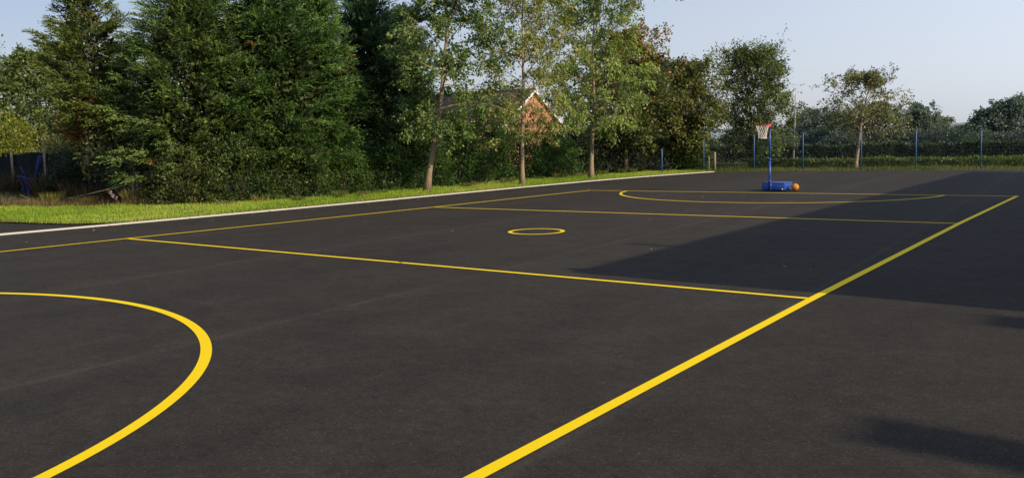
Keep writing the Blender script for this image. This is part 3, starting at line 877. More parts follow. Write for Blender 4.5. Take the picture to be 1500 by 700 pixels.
# ------------------------------------------------------------------ slender trees on the verge
VG = 'slender trees standing in the grass verge'
broadleaf('leaning tree with dark leaves and warm brown slanted trunk', (-6.24, 26.67, 0), 11.4, 2.4, 2.15, 41, n_limb=24, n_leaf=15000, L=0.14, W=0.095,
          cols=[(0.04, 0.064, 0.021), (0.1, 0.145, 0.042), (0.2, 0.245, 0.075)], lean=(2.1, 0.6), tr0=0.135, droop=0.75, group=VG, el=(5, 60), bare=0.12, side_bias=(0.3, 0.3), spread=0.16,
          prof=lambda u: 0.62 + 0.42 * math.sin(PI * min(1, u * 1.3)), shell=105, per=110)
broadleaf('thin tree with sparse yellowish leaves and many bare twigs', (-5.25, 32.66, 0), 11.2, 2.7, 2.05, 42, n_limb=26, n_leaf=9500, L=0.15, W=0.068,
          cols=[(0.1, 0.1, 0.032), (0.2, 0.2, 0.06), (0.34, 0.32, 0.11)], lean=(0.35, 0.0), tr0=0.115, droop=0.6, group=VG, el=(18, 66), bare=0.25, spread=0.16,
          prof=lambda u: 1.05 - 0.25 * u, shell=150, per=85, z_lo=2.1)
broadleaf('leafy tree with drooping light green sprays and straight trunk', (-5.17, 39.16, 0), 10.9, 2.6, 2.9, 43, n_limb=28, n_leaf=19000, L=0.18, W=0.08,
          cols=[(0.078, 0.105, 0.03), (0.17, 0.215, 0.058), (0.3, 0.34, 0.105)], lean=(0.3, 0.3), tr0=0.135, droop=0.95, group=VG, el=(5, 60), bare=0.12, spread=0.17, side_bias=(0.6, 0.25),
          prof=lambda u: 0.8 + 0.28 * math.sin(PI * min(1, u * 1.15)), shell=85, per=110, z_lo=2.7)

# ------------------------------------------------------------------ trees at the far corner
FG = 'bushy trees at the far corner of the court'
rust = [(0.12, 0.065, 0.02), (0.21, 0.12, 0.032), (0.3, 0.19, 0.05)]
broadleaf('dense tree with rusty brown autumn top behind the drooping tree', (-6.9, 46.3, 0), 8.7, 1.7, 2.5, 51, n_limb=24, n_leaf=9000, L=0.19, W=0.13,
          cols=[(0.034, 0.04, 0.014), (0.08, 0.088, 0.027), (0.15, 0.146, 0.046)], top_cols=rust, droop=0.4, group=FG, bark=BARKD, bare=0.05, spread=0.22, tr0=0.16, shell=170, per=95)
broadleaf('round olive brown tree above the lone blue fence post', (-5.6, 51.9, 0), 7.0, 1.2, 2.35, 52, n_limb=24, n_leaf=8000, L=0.18, W=0.12,
          cols=[(0.045, 0.052, 0.017), (0.11, 0.113, 0.036), (0.19, 0.175, 0.06)], droop=0.4, group=FG, bark=BARKD, bare=0.05, spread=0.22, tr0=0.14, shell=170, per=95)
broadleaf('dark tree filling the gap between two corner trees', (-9.3, 56.5, 0), 7.6, 0.8, 2.7, 53, n_limb=22, n_leaf=7000, L=0.2, W=0.13,
          cols=[(0.02, 0.026, 0.012), (0.045, 0.054, 0.02), (0.08, 0.088, 0.03)], droop=0.4, group=FG, bark=BARKD, bare=0.05, spread=0.25, tr0=0.14, shell=150, per=90)
broadleaf('tall egg shaped green tree with several stems behind the hoop', (-3.5, 60.0, 0), 8.4, 0.5, 2.7, 54, n_limb=20, n_leaf=9000, L=0.18, W=0.1,
          cols=[(0.04, 0.055, 0.022), (0.09, 0.115, 0.038), (0.165, 0.19, 0.062)], droop=0.2, group=FG, bark=BARKD, bare=0.05, spread=0.2, tr0=0.08, stems=3, el=(25, 75),
          prof=lambda u: 0.3 + 0.74 * math.sin(PI * (0.08 + 0.88 * u ** 0.85)) ** 1.15 + 0.1 * math.sin(u * 17), shell=230, per=90, z_lo=0.8)
bush('low green shrub at the foot of the corner trees', (-5.0, 51.8, 0), (1.0, 1.0, 2.1), 56, nclump=60, cols=SH, L=0.14, W=0.08)

# open crowned tree by the fence
broadleaf('lone open crowned tree standing just behind the wire fence', (4.75, 55.3, 0), 5.75, 2.2, 2.15, 61, n_limb=24, n_leaf=6500, L=0.15, W=0.08,
          cols=[(0.07, 0.072, 0.036), (0.13, 0.13, 0.056), (0.2, 0.185, 0.08)], lean=(0.75, 0.2), tr0=0.12, droop=0.25, el=(22, 60), bare=0.15, spread=0.15, bark=BARK,
          prof=lambda u: 1.0 * math.sqrt(max(0.03, 1 - (u * 0.97) ** 2.2)), sub=7, twig=3, shell=30, per=50, z_lo=2.9)

# ------------------------------------------------------------------ far field trees
DG = 'hazy trees along the field hedgerow'
HZ = [(0.068, 0.09, 0.1), (0.098, 0.122, 0.125), (0.14, 0.16, 0.145)]  # distance haze mixed into the leaf colours of far trees and hedgerow bushes
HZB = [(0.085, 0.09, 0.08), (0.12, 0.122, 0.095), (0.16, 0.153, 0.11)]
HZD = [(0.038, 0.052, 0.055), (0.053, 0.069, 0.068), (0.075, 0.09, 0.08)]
far = [('hazy bluish bushy tree beyond the grey pole', -13.8, 106, 5.0, 3.2, HZ), ('low rounded tree between the pole and open crowned tree', -9.6, 104, 4.6, 2.8, HZ),
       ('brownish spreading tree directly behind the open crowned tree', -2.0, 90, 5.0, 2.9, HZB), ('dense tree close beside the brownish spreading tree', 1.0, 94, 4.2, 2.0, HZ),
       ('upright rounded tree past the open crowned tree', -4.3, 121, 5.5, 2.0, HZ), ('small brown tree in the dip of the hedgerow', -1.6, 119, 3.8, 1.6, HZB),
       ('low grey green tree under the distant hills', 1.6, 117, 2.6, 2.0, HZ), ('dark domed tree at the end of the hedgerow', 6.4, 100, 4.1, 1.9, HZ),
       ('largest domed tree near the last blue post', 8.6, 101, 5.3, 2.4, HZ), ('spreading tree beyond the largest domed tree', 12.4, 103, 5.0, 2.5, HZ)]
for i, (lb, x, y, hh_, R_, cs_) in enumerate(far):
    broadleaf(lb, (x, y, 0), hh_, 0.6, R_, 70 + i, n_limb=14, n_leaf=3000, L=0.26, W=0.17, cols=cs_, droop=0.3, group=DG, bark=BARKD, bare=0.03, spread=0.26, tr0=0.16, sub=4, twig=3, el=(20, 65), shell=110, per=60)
BG = 'bushes of the field hedgerow'
hb = ['hazy blue green hedgerow bush beyond the pole', 'wide hedgerow bush between the pole and the open crowned tree', 'hedgerow bush behind the open crowned tree trunk', 'brownish hedgerow bush past the open crowned tree',
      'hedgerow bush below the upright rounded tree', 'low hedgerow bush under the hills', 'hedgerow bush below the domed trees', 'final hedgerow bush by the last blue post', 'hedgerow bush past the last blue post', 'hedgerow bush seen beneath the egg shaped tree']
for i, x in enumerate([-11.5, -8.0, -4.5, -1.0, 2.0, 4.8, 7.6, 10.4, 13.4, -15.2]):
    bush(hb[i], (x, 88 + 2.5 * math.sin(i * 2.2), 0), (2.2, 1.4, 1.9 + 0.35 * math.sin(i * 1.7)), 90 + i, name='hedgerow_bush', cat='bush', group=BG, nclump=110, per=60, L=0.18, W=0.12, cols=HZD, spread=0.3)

# clipped hedge across the field edge and low strip in front
def hedge(name, label, a, b, depth, h, n, seed, L, W, cols, cat='hedge', kind=None):
    rng = np.random.default_rng(seed)
    a = np.array(a, float); b = np.array(b, float)
    ln = np.linalg.norm(b - a); ax = (b - a) / ln; nx = np.array([-ax[1], ax[0]])
    t = rng.random(n) * ln
    face = rng.random(n)
    top = h * (1 + 0.07 * np.sin(t * 0.9) + 0.06 * np.sin(t * 2.3 + 1) + 0.05 * np.sin(t * 5.1))
    v = np.where(face < 0.3, 1.0, rng.random(n) ** 0.8)
    off = np.where(face < 0.3, rng.uniform(-1, 1, n), np.where(face < 0.72, -1.0, 1.0)) * depth / 2
    off = off * (1 + 0.16 * np.sin(t * 1.4) + 0.1 * np.sin(t * 4)) * (1 - 0.2 * v * (face >= 0.3))
    P2 = a + ax * t[:, None] + nx * off[:, None]
    P = np.c_[P2, np.maximum(v * top, 0.03)] + rng.normal(0, 0.08, (n, 3))
    P[:, 2] = np.maximum(P[:, 2], 0.02)
    out = np.c_[nx * np.sign(off)[:, None], np.zeros(n)] * (face >= 0.3)[:, None] + np.array([0, 0, 1.0]) * (0.3 + (face < 0.3))[:, None]
    D = out + rng.normal(0, 0.6, (n, 3))
    tone = np.clip(0.4 + 0.15 * np.sin(t * 1.9 + v * 3) + 0.1 * np.sin(t * 0.5) + rng.normal(0, 0.16, n), 0, 1)
    s = Soup(); sz = rng.uniform(0.7, 1.3, n)
    leaf_quads(s, P, D, rng.normal(0, 0.7, (n, 3)) + np.array([0, 0, 0.8]), L * sz, W * sz, pick(cols, tone))
    o = s.obj(name, LEAF, colour=True)
    return tag(o, label, cat, kind=kind)
hedge('hedge', 'long clipped dark hedge across the field behind the fence', (-12, 64.8), (24, 71.5), 1.3, 1.22, 40000, 101, 0.16, 0.1, [(0.022, 0.03, 0.018), (0.042, 0.054, 0.028), (0.075, 0.085, 0.04)])
hedge('low_hedge', 'low ragged green hedge close behind the wire fence', (-2.3, 55.4), (22, 60.2), 1.0, 0.42, 22000, 102, 0.13, 0.07, [(0.05, 0.065, 0.02), (0.09, 0.11, 0.03), (0.14, 0.155, 0.05)])

# trees beyond the gap on the far side of the netting
LG = 'trees beyond the dark netting fence'
broadleaf('wide green tree rising beyond the netting fence', (-42.0, 27.0, 0), 8.9, 1.2, 3.3, 111, n_limb=18, n_leaf=6000, L=0.22, W=0.14, cols=[(0.045, 0.065, 0.024), (0.095, 0.122, 0.04), (0.155, 0.18, 0.06)], droop=0.3, group=LG, bare=0.04, spread=0.26, bark=BARKD, shell=230, per=110, el=(15, 55))
broadleaf('smaller olive tree in the gap beside the ragged conifer', (-36.5, 29.0, 0), 7.0, 1.0, 2.8, 112, n_limb=16, n_leaf=5000, L=0.2, W=0.13, cols=[(0.05, 0.062, 0.024), (0.1, 0.115, 0.04), (0.155, 0.165, 0.06)], droop=0.3, group=LG, bare=0.04, spread=0.26, bark=BARKD, shell=190, per=110, el=(15, 55))
bush('bright yellow green bush rising above the netting', (-36.2, 22.2, 0), (2.4, 1.6, 3.9), 113, name='bush', cat='bush', nclump=90, per=90, L=0.18, W=0.11, cols=[(0.075, 0.095, 0.018), (0.15, 0.16, 0.022), (0.25, 0.23, 0.028)], spread=0.34)
bush('brown and olive bramble spilling over the netting', (-25.5, 21.0, 0), (3.2, 1.3, 2.9), 114, name='bramble', cat='bramble', nclump=100, per=90, L=0.16, W=0.09, cols=[(0.07, 0.055, 0.025), (0.11, 0.1, 0.035), (0.15, 0.16, 0.05)], spread=0.34)
bush('green shrub in the shade behind the netting', (-19.6, 20.6, 0), (2.6, 1.1, 2.5), 115, nclump=80, per=90, L=0.15, W=0.09, cols=SH, spread=0.3)
bush('olive bush in the field beyond the brick house', (-22.8, 66, 0), (2.8, 2.2, 3.3), 116, name='bush', cat='bush', nclump=80, per=90, L=0.22, W=0.13, cols=[(0.08, 0.08, 0.035), (0.12, 0.12, 0.045), (0.17, 0.16, 0.06)], spread=0.36)

# ------------------------------------------------------------------ netting fence and discarded things in the gap
nf = empty('netting_fence', (-21.5, 18.5, 0))
tag(nf, 'wooden post fence hung with dark torn netting', 'fence')
for i, x in enumerate([-14.0, -9.0, -5.7, -2.3, 1.8, 5.4, 8.0]):
    s = Soup()
    tube(s, [(x, 0.0, -0.1), (x + 0.03, 0.02, 1.2), (x + 0.05 * math.sin(i * 3), 0.0, 2.32)], [0.075, 0.07, 0.062], 8)
    s.obj('post', WOOD, nf, smooth=False)
s = Soup()
xs = np.linspace(-14, 8, 89); zs = np.linspace(0.02, 2.15, 11)
Xg, Zg = np.meshgrid(xs, zs)
Yg = 0.09 + 0.09 * np.sin(Xg * 1.8) * np.sin(Zg * 1.3) + 0.04 * np.sin(Xg * 5.3 + Zg * 3)
Zs = Zg * (1 - 0.05 * (np.sin(Xg * 0.9) ** 2))
V = np.stack([Xg, Yg, Zs], -1).reshape(-1, 3)
nx_ = len(xs)
F = []
rng = np.random.default_rng(8)
for i in range(len(zs) - 1):
    for j in range(nx_ - 1):
        if rng.random() < 0.05: continue
        F.append([i * nx_ + j, i * nx_ + j + 1, (i + 1) * nx_ + j + 1, (i + 1) * nx_ + j])
s.add(V, F)
s.obj('netting', NETTING, nf)

def stalks(name, label, loc, n, h, r, cols, seed, cat='grass tuft', group=None, w=0.02):
    rng = np.random.default_rng(seed)
    az = rng.random(n) * 2 * PI; q = np.sqrt(rng.random(n)) * r
    P = np.c_[np.cos(az) * q, np.sin(az) * q, np.zeros(n) - 0.03]
    le = rng.uniform(0.1, 0.75, n); hh = h * rng.uniform(0.45, 1.1, n)
    a2 = az + rng.normal(0, 0.6, n)
    tip = P + np.c_[np.cos(a2) * hh * le, np.sin(a2) * hh * le, hh]
    mid = (P + tip) / 2 + np.array([0, 0, 0.08]) * h
    a3 = rng.random(n) * PI
    d = np.c_[np.cos(a3), np.sin(a3), 0 * a3] * w / 2
    V = np.stack([P - d, P + d, mid + d * 0.8, tip, mid - d * 0.8], 1).reshape(-1, 3)
    c = pick(cols, rng.random(n))
    s = Soup(); s.add(V, np.arange(5 * n).reshape(-1, 5), np.repeat(c, 5, 0))
    o = s.obj(name, BLADE, colour=True); o.location = loc
    return tag(o, label, cat, group)
STRAW = [(0.16, 0.12, 0.04), (0.28, 0.22, 0.08), (0.4, 0.32, 0.14)]
TG = 'straw coloured grass tufts at the edge of the verge'
stalks('grass_tuft', 'tall straw coloured tuft beside the leaning wooden posts', (-12.9, 16.7, 0), 420, 0.75, 0.32, STRAW, 121, group=TG)
stalks('grass_tuft', 'yellowish tuft beside the lower end of the pale rail', (-17.9, 15.9, 0), 360, 0.5, 0.4, [(0.15, 0.14, 0.03), (0.26, 0.24, 0.06), (0.36, 0.31, 0.1)], 122, group=TG)
stalks('grass_tuft', 'short dry tuft below the blue frame', (-22.6, 15.7, 0), 300, 0.4, 0.45, [(0.14, 0.1, 0.04), (0.24, 0.19, 0.07), (0.3, 0.26, 0.09)], 123, group=TG)
stalks('grass_tuft', 'small green gold tuft between the pale rail and posts', (-15.6, 16.1, 0), 240, 0.34, 0.4, [(0.1, 0.11, 0.03), (0.18, 0.17, 0.05), (0.28, 0.23, 0.08)], 124, group=TG)

WG = 'tall dead weeds standing before the netting'
DW = [(0.05, 0.035, 0.02), (0.11, 0.075, 0.04), (0.17, 0.12, 0.065)]
for lb, x, y, hh_, rr_, n_, sd in (('tall brown dead weeds at the outer edge beside the blue frame', -26.5, 17.4, 1.5, 0.9, 520, 131), ('tall dead weeds between blue frame and bare netting', -21.6, 17.7, 1.3, 0.7, 420, 132),
                                  ('sparse dead weeds below the ragged conifer', -18.6, 17.6, 1.0, 0.8, 320, 133), ('low dead weeds beneath the long pale rail', -16.6, 17.2, 0.7, 0.9, 320, 134)):
    stalks('dead_weeds', lb, (x, y, 0), n_, hh_, rr_, DW, sd, cat='weeds', group=WG, w=0.022)
bush('dark leafy shrub growing up the netting beside the blue frame', (-20.6, 17.9, 0), (1.2, 0.6, 1.7), 135, cols=[(0.012, 0.02, 0.01), (0.024, 0.036, 0.014), (0.045, 0.06, 0.02)], nclump=50, per=70, L=0.12, W=0.07)
# weed tufts along the foot of the shrubs and round the tree trunks
protoA = stalks('weed_tuft', 'rough green weed tuft at the back edge of the verge', (-8.3, 20.0, 0), 150, 0.34, 0.22, [(0.06, 0.09, 0.02), (0.12, 0.16, 0.035), (0.22, 0.22, 0.07)], 141, cat='weeds', group='weed tufts along the back of the verge', w=0.03)
protoB = stalks('weed_tuft', 'dry brownish weed tuft at the back edge of the verge', (-8.1, 23.3, 0), 130, 0.3, 0.25, [(0.1, 0.085, 0.03), (0.2, 0.16, 0.06), (0.28, 0.25, 0.09)], 142, cat='weeds', group='dry weed tufts along the back of the verge', w=0.025)
rngw = np.random.default_rng(15)
for i, y in enumerate(np.linspace(17.6, 46.5, 20)):
    o = (protoA if rngw.random() < 0.6 else protoB).copy(); COL.objects.link(o)
    xb = np.interp(y, [16.5, 18, 22, 30, 38, 46], [-9.6, -8.5, -7.7, -7.6, -7.6, -6.6])
    o.location = (xb + rngw.uniform(-0.2, 0.9), y + rngw.uniform(-0.5, 0.5), 0.0)
    o.rotation_euler.z = rngw.uniform(0, 6.28); sc_ = rngw.uniform(0.7, 1.25); o.scale = (sc_, sc_, sc_ * rngw.uniform(0.7, 1.2))
o_ = Soup(); tube(o_, [(0, 0, -0.1), (0.06, 0, 0.7), (0.16, 0, 1.42)], [0.075, 0.07, 0.06], 8)
o = o_.obj('wooden_post', WOOD); o.location = (-14.05, 17.35, 0); tag(o, 'leaning grey wooden post nearer the netting', 'post')
o_ = Soup(); tube(o_, [(0, 0, -0.1), (-0.03, 0.0, 0.6), (-0.04, 0, 1.27)], [0.085, 0.08, 0.075], 8)
o = o_.obj('wooden_post', WOOD); o.location = (-13.5, 17.25, 0); tag(o, 'upright grey wooden post nearer the olive shrub', 'post')
o_ = Soup(); tube(o_, [(-18.2, 16.2, 0.03), (-16.1, 16.6, 0.36), (-14.05, 17.05, 0.74)], [0.022, 0.022, 0.02], 6)
o = o_.obj('rail', PALEWOOD); tag(o, 'long thin pale rail sloping from the grass up to the posts', 'rail')
o_ = Soup(); tube(o_, [(-21.6, 16.3, 0.22), (-20.9, 16.25, 0.12), (-20.2, 16.2, 0.0)], [0.03, 0.03, 0.026], 6)
o = o_.obj('stake', PALEWOOD); tag(o, 'short pale stake lying slanted in the weeds', 'stake')
# striped red and white barrier tape
tp = empty('barrier_tape', (-14.6, 16.75, 0)); tag(tp, 'scrap of red and white barrier tape tangled in weeds', 'tape')
for nm, mt, k in (('red_stripe', RED, 0), ('white_stripe', WHITE, 1)):
    s = Soup()
    for i in range(k, 9, 2):
        q = i / 9; q2 = (i + 1) / 9
        f = lambda t: np.array([-0.3 + 0.62 * t, 0.05 * math.sin(t * 9), 0.44 - 0.26 * t + 0.03 * math.sin(t * 14)])
        p, r = f(q), f(q2); up = np.array([0.03, 0.02, 0.07])
        s.add([p - up, r - up, r + up, p + up], [[0, 1, 2, 3]])
    s.obj(nm, mt, tp)
# old blue frame leaning in the gap
bf = empty('metal_frame', (-23.8, 17.7, 0)); tag(bf, 'discarded blue metal frame leaning against the netting', 'frame')
for nm, pts, r in (('upright', [(0.72, 0, 0.82), (0.95, 0.15, 1.95)], 0.09), ('crossbar', [(-0.95, -0.1, 1.0), (0.75, 0.0, 0.84)], 0.045), ('strut', [(-0.75, -0.05, 0.98), (-0.55, 0.1, 0.02)], 0.05),
                   ('strut', [(0.68, 0.0, 0.85), (-0.25, 0.1, 0.02)], 0.06), ('strut', [(-0.85, 0.05, 1.45), (-0.3, 0.05, 0.95)], 0.035)):
    s = Soup(); tube(s, pts, r, 8); s.obj(nm, OLDBLUE, bf)
s = Soup(); s.add([(-0.68, 0.06, 0.9), (0.55, 0.06, 0.82), (-0.2, 0.12, 0.1), (-0.5, 0.12, 0.08)], [[0, 3, 2, 1]]); s.obj('panel', OLDBLUE, bf)
s = Soup(); box(s, (0, 0, 0.09), (1.3, 0.5, 0.2)); me = s.mesh('log'); bevel_mesh(me, 0.08, 2)
rng = np.random.default_rng(3)
for v in me.vertices: v.co += Vector(rng.normal(0, 0.02, 3))
o = link('rubble_slab', me, simple('old_concrete', (0.09, 0.08, 0.07), (0.2, 0.18, 0.15), 5, 0.95, 0.1, 0.6)); o.location = (-21.6, 15.55, 0); o.rotation_euler.z = 0.3
tag(o, 'low grey slab half buried in weeds below the blue frame', 'slab')

# ------------------------------------------------------------------ netball post
NP = empty('netball_post', (7.98, 31.0, 0)); tag(NP, 'blue wheeled netball post with red ring and white net', 'netball post')
s = Soup(); box(s, (0.0, 0.36, 0.175), (0.9, 0.92, 0.27)); me = s.mesh('base'); bevel_mesh(me, 0.018, 2)
base = link('base', me, BLUE, NP)
s = Soup(); box(s, (0, 0.36, 0.321), (0.93, 0.95, 0.022)); me = s.mesh('lid'); bevel_mesh(me, 0.006, 1); link('lid', me, BLUE, base)
for x in (-0.36, 0.36):
    for y in (-0.04, 0.78):
        s = Soup(); tube(s, [(x - 0.025, y, 0.045), (x + 0.025, y, 0.045)], 0.045, 16); link('wheel', s.mesh('wheel'), BLACK, NP)
for (x, y, nx2, ny2) in ((0.36, -0.108, 0, -1), (0.459, 0.62, 1, 0)):
    s = Soup(); tube(s, [(x, y, 0.085), (x + nx2 * 0.012, y + ny2 * 0.012, 0.085)], 0.03, 14); link('cap', s.mesh('cap'), CORDW, base)
px_, py_ = -0.12, -0.15
s = Soup(); tube(s, [(px_, py_, 0.03), (px_, py_, 1.25)], 0.045, 16); tube(s, [(px_, py_, 1.2), (px_, py_, 2.6)], 0.037, 16)
s.obj('pole', BLUE, NP)
s = Soup(); box(s, (px_, py_ + 0.03, 0.2), (0.12, 0.07, 0.3)); s.obj('bracket_plate', BLUE, NP)
for za, zb in ((0.34, 0.44), (1.2, 1.29)):
    s = Soup(); tube(s, [(px_, py_, za), (px_, py_, zb)], 0.055, 16); s.obj('clamp', BLUE, NP)
rd = norm(np.array([-0.32, -0.95])); RC = np.array([px_, py_]) + rd * 0.44
s = Soup()
th = np.linspace(0, 2 * PI, 37)
tube(s, np.c_[RC[0] + 0.245 * np.cos(th), RC[1] + 0.245 * np.sin(th), np.full(37, 2.545)], 0.014, 8, False)
s.obj('ring', RED, NP, smooth=True)
s = Soup()
a_ = np.array([px_, py_])
for off in (-0.06, 0.06):
    nrm = np.array([-rd[1], rd[0]]) * off
    e1 = a_ + rd * 0.205
    tube(s, [(*(a_ + nrm * 0.6), 2.55), (*(e1 + nrm), 2.545)], 0.016, 6)
v = []
for t_, hw, zt, zb in ((0.03, 0.075, 2.585, 2.42), (0.2, 0.10, 2.57, 2.52)):
    for sg in (-1, 1):
        nrm = np.array([-rd[1], rd[0]]) * hw * sg
        v += [(*(a_ + rd * t_ + nrm), zt), (*(a_ + rd * t_ + nrm), zb)]
s.add(v, [[0, 1, 3, 2], [4, 6, 7, 5], [0, 4, 5, 1], [2, 3, 7, 6], [0, 2, 6, 4], [1, 5, 7, 3]])
s.obj('bracket', RED, NP)
s = Soup(); tube(s, [(px_, py_, 2.6), (px_, py_, 2.63)], [0.042, 0.03], 16); s.obj('pole_cap', RED, NP)
s = Soup()
nn_ = 12
lev = [(2.535, 0.24), (2.43, 0.205), (2.33, 0.175), (2.23, 0.155), (2.13, 0.15), (2.06, 0.155)]
for i in range(nn_):
    for sg in (-1, 1):
        pts = []
        for k, (z, r) in enumerate(lev):
            a = (i + sg * k * 0.5) * 2 * PI / nn_
            pts.append((RC[0] + r * math.cos(a), RC[1] + r * math.sin(a), z))
        tube(s, pts, 0.0075, 4, False)
th = np.linspace(0, 2 * PI, 25)
tube(s, np.c_[RC[0] + 0.155 * np.cos(th), RC[1] + 0.155 * np.sin(th), np.full(25, 2.06)], 0.011, 5, False)
s.obj('net', CORDW, NP)

# ball
bl = empty('ball', (8.72, 31.25, 0.15)); tag(bl, 'orange ball resting on the asphalt beside the blue base', 'ball')
bm = bmesh.new(); bmesh.ops.create_uvsphere(bm, u_segments=32, v_segments=20, radius=0.15)
for f in bm.faces: f.smooth = True
me = bpy.data.meshes.new('skin'); bm.to_mesh(me); bm.free(); link('skin', me, BALLM, bl)
s = Soup()
th = np.linspace(0, 2 * PI, 49)
for M in (Matrix.Identity(3), Matrix.Rotation(PI / 2, 3, 'X'), Matrix.Rotation(PI / 2, 3, 'Y')):
    P = np.array([tuple(M @ Vector((0.1495 * math.cos(a), 0.1495 * math.sin(a), 0))) for a in th]); tube(s, P, 0.0035, 5, False)
for sg in (-1, 1):
    P = np.array([norm(np.array([sg * 0.62 + 0.0 * a, math.cos(a) * 0.7, math.sin(a) * 0.7])) * 0.1495 for a in th]); tube(s, P, 0.0035, 5, False)
o = s.obj('seam', BLACK, bl); o.rotation_euler = (0.4, 0.3, 0.5)

# ------------------------------------------------------------------ wire fence with blue posts
FP = [(-3.57, 50.75), (-0.45, 51.46), (2.43, 52.12), (5.72, 52.87), (8.66, 53.55), (11.99, 54.31), (15.2, 55.05), (18.4, 55.8)]
fz = [2.05, 2.16, 2.3, 2.33, 2.26, 2.2, 2.2, 2.2]
fen = empty('wire_fence', (FP[0][0], FP[0][1], 0)); tag(fen, 'wire mesh fence on bright blue steel posts behind the court', 'fence')
for (x, y), z in zip(FP, fz):
    s = Soup(); lx, ly = x - FP[0][0], y - FP[0][1]
    tube(s, [(lx, ly, -0.1), (lx, ly, z), (lx, ly, z + 0.015)], [0.035, 0.035, 0.02], 10)
    s.obj('post', FBLUE, fen)
for i in range(len(FP) - 1):
    a = np.array(FP[i]) - np.array(FP[0]); b = np.array(FP[i + 1]) - np.array(FP[0])
    s = Soup()
    for z in np.arange(0.1, 2.1, 0.2):
        tube(s, [(a[0], a[1] + 0.06, z), (b[0], b[1] + 0.06, z)], 0.003, 3, False)
    nv = int(np.linalg.norm(b - a) / 0.1)
    for k in range(1, nv):
        q = a + (b - a) * k / nv
        tube(s, [(q[0], q[1] + 0.064, 0.04), (q[0], q[1] + 0.064, 2.08)], 0.0022, 3, False)
    s.obj('mesh_panel', WIRE, fen)
s = Soup(); tube(s, [(0, 0, -0.1), (0, 0, 1.5), (0, 0, 1.515)], [0.04, 0.04, 0.022], 10)
o = s.obj('fence_post', FBLUE); o.location = (-4.66, 46.9, 0); tag(o, 'lone short blue post in shade under the rusty topped tree', 'post')
s = Soup(); tube(s, [(0, 0, -0.1), (0, 0, 1.2), (0, 0, 1.215)], [0.085, 0.085, 0.06], 10)
o = s.obj('timber_post', WOOD); o.location = (-2.6, 50.25, 0); tag(o, 'stout pale timber post where the kerb ends', 'post')
s = Soup(); tube(s, [(0, 0, -0.1), (0, 0, 0.95)], 0.04, 10)
o = s.obj('timber_post', WOOD); o.location = (-3.25, 50.85, 0); tag(o, 'thin short timber stake beside the first blue fence post', 'stake')

pl = empty('pole', (0.25, 57.0, 0)); tag(pl, 'tall thin grey pole leaning slightly behind the fence', 'pole')
s = Soup(); tube(s, [(0, 0, -0.1), (0.02, 0, 1.18)], 0.065, 10); s.obj('sunlit_sleeve', PALEWOOD, pl)  # sunlit look of the lower pole put into a paler, yellower material
s = Soup(); tube(s, [(0.02, 0, 1.18), (0.13, 0, 4.95)], [0.045, 0.035], 10); s.obj('shaft', STEEL, pl)
s = Soup(); tube(s, [(0.02, 0, 1.14), (0.02, 0, 1.24)], 0.085, 10); s.obj('collar', WOOD, pl)

# ------------------------------------------------------------------ brick house beyond the bushes
HS = empty('house', (-25, 62.3, 0)); tag(HS, 'red brick house with white bargeboards and dark tiled roof', 'house')
hw, ez, rz_, ln = 4.4, 3.75, 6.75, 14.0
s = Soup()
s.add([(0, -hw, -0.1), (0, hw, -0.1), (0, hw, ez), (0, 0, rz_ - 0.1), (0, -hw, ez), (-ln, -hw, -0.1), (-ln, hw, -0.1), (-ln, hw, ez), (-ln, 0, rz_ - 0.1), (-ln, -hw, ez)],
      [[0, 5, 9, 4], [1, 2, 7, 6]])
s.F.append(np.array([[0, 1, 2, 3, 4], [6, 5, 9, 8, 7][::1]], np.int32))
s.obj('wall', BRICK, HS)
sl = (rz_ - ez) / hw
s = Soup()
for sg in (-1, 1):
    e = hw + 0.45; ze = ez - sl * 0.45
    v = [(0.3, 0, rz_ + 0.06), (0.3, sg * e, ze + 0.06), (-ln - 0.3, sg * e, ze + 0.06), (-ln - 0.3, 0, rz_ + 0.06)]
    v += [(a, b, c - 0.1) for a, b, c in v]
    s.add(v, [[0, 1, 2, 3], [7, 6, 5, 4], [0, 4, 5, 1], [1, 5, 6, 2], [2, 6, 7, 3]])
tube(s, [(0.3, 0, rz_ + 0.07), (-ln - 0.3, 0, rz_ + 0.07)], 0.11, 8)
rf = s.obj('roof', TILE, HS)
for sg in (-1, 1):
    e = hw + 0.45; ze = ez - sl * 0.45
    s = Soup()
    v = [(0.305, 0, rz_ + 0.05), (0.305, sg * e, ze + 0.05), (0.305, sg * e, ze - 0.22), (0.305, 0, rz_ - 0.22)]
    v += [(a + 0.035, b, c) for a, b, c in v]
    s.add(v, [[3, 2, 1, 0], [4, 5, 6, 7], [0, 1, 5, 4], [1, 2, 6, 5], [2, 3, 7, 6], [3, 0, 4, 7]])
    s.obj('bargeboard', WHITE, HS)
    s = Soup(); box(s, (-ln / 2, sg * (e + 0.03), ze - 0.02), (ln + 0.6, 0.1, 0.16)); s.obj('fascia', WHITE, HS)
for y in (-1.8, 1.9):
    s = Soup(); box(s, (0.01, y, 1.75), (0.08, 1.3, 1.25)); wf = s.obj('window', WHITE, HS)
    s = Soup(); box(s, (0.053, y - 0.31, 1.75), (0.01, 0.54, 1.1)); box(s, (0.053, y + 0.31, 1.75), (0.01, 0.54, 1.1)); s.obj('pane', GLASS, wf)
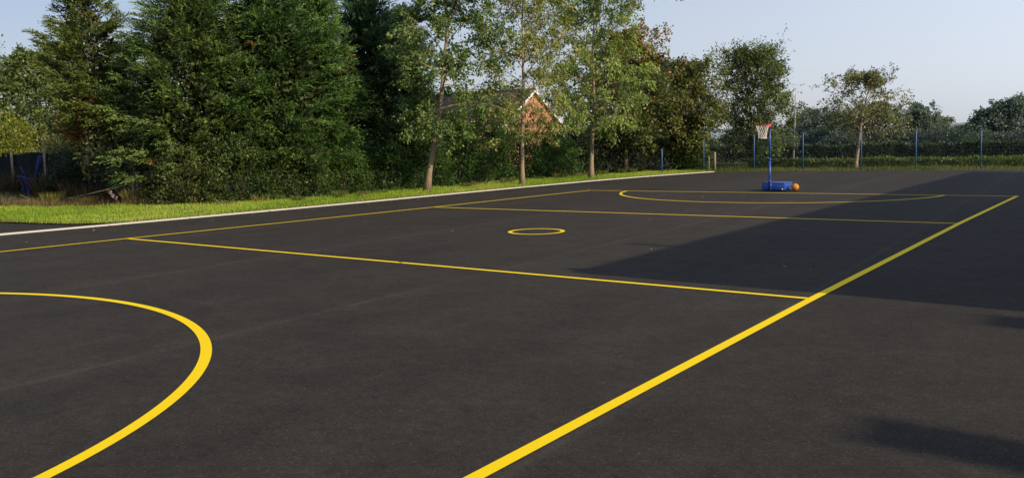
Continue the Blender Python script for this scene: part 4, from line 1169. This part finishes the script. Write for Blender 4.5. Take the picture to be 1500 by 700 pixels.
# ------------------------------------------------------------------ school buildings beyond the frame whose shadows fall across the court
tanE = math.tan(SUN_EL) / math.cos(SUN_AZ)
def hz_at(xb, xs): return (xb - xs) * tanE
SB = empty('school_building', (23.2, 28.5, 0)); tag(SB, 'flat roofed brick school building casting the broad shadow over the court', 'building')
y0, y1 = 9.2 - 28.5, 49.0 - 28.5
heave = hz_at(23.2, 12.35)
s = Soup(); box(s, (6.0, (y0 + y1) / 2, (heave - 0.3) / 2), (12.0, y1 - y0, heave - 0.3)); s.obj('wall', BRICK2, SB)
s = Soup(); box(s, (6.0, (y0 + y1) / 2, heave - 0.148), (12.5, y1 - y0 + 0.4, 0.29)); rf = s.obj('roof', STEEL, SB)
for yy, tip, wd in ((34.4, 10.7, 0.07), (29.4, 10.95, 0.07), (24.4, 10.7, 0.07), (19.7, 10.7, 0.07), (13.35, 11.1, 0.07), (9.86, 11.9, 0.1)):
    ht = hz_at(23.2, tip)
    s = Soup(); tube(s, [(0.2, yy - 28.5 - 0.57, heave - 0.01), (0.2, yy - 28.5 - 0.57, ht + 0.08)], wd, 10); s.obj('vent_pipe', STEEL, rf)
for k in range(9):
    yc = y0 + 2.6 + k * 4.1
    s = Soup(); box(s, (-0.02, yc, 1.75), (0.1, 2.4, 1.5)); wf = s.obj('window', WHITE, SB)
    s = Soup()
    for j in (-1, 0, 1): box(s, (-0.074, yc + j * 0.77, 1.75), (0.012, 0.68, 1.34))
    s.obj('pane', GLASS, wf)
S2 = empty('school_hall', (38.0, 0.0, 0)); tag(S2, 'taller brick hall with two chimney stacks behind the camera', 'building')
h2 = hz_at(38.0, 20.2)
s = Soup(); box(s, (5, -2, (h2 - 0.3) / 2), (10, 18, h2 - 0.3)); s.obj('wall', BRICK2, S2)
s = Soup(); box(s, (5, -2, h2 - 0.148), (10.4, 18.4, 0.29)); rf = s.obj('roof', STEEL, S2)
for yy, wd, tip in ((4.2, 0.62, 18.2), (8.75, 0.66, 18.45)):
    ht = hz_at(38.3, tip)
    s = Soup(); box(s, (0.3, yy - 1.05, (ht + h2) / 2), (0.5, wd, ht - h2)); s.obj('chimney', BRICK2, rf)
for k in range(4):
    yc = -9 + k * 4.2
    s = Soup(); box(s, (-0.02, yc, 2.6), (0.1, 2.2, 2.4)); wf = s.obj('window', WHITE, S2)
    s = Soup(); box(s, (-0.074, yc - 0.52, 2.6), (0.012, 0.95, 2.2)); box(s, (-0.074, yc + 0.52, 2.6), (0.012, 0.95, 2.2)); s.obj('pane', GLASS, wf)
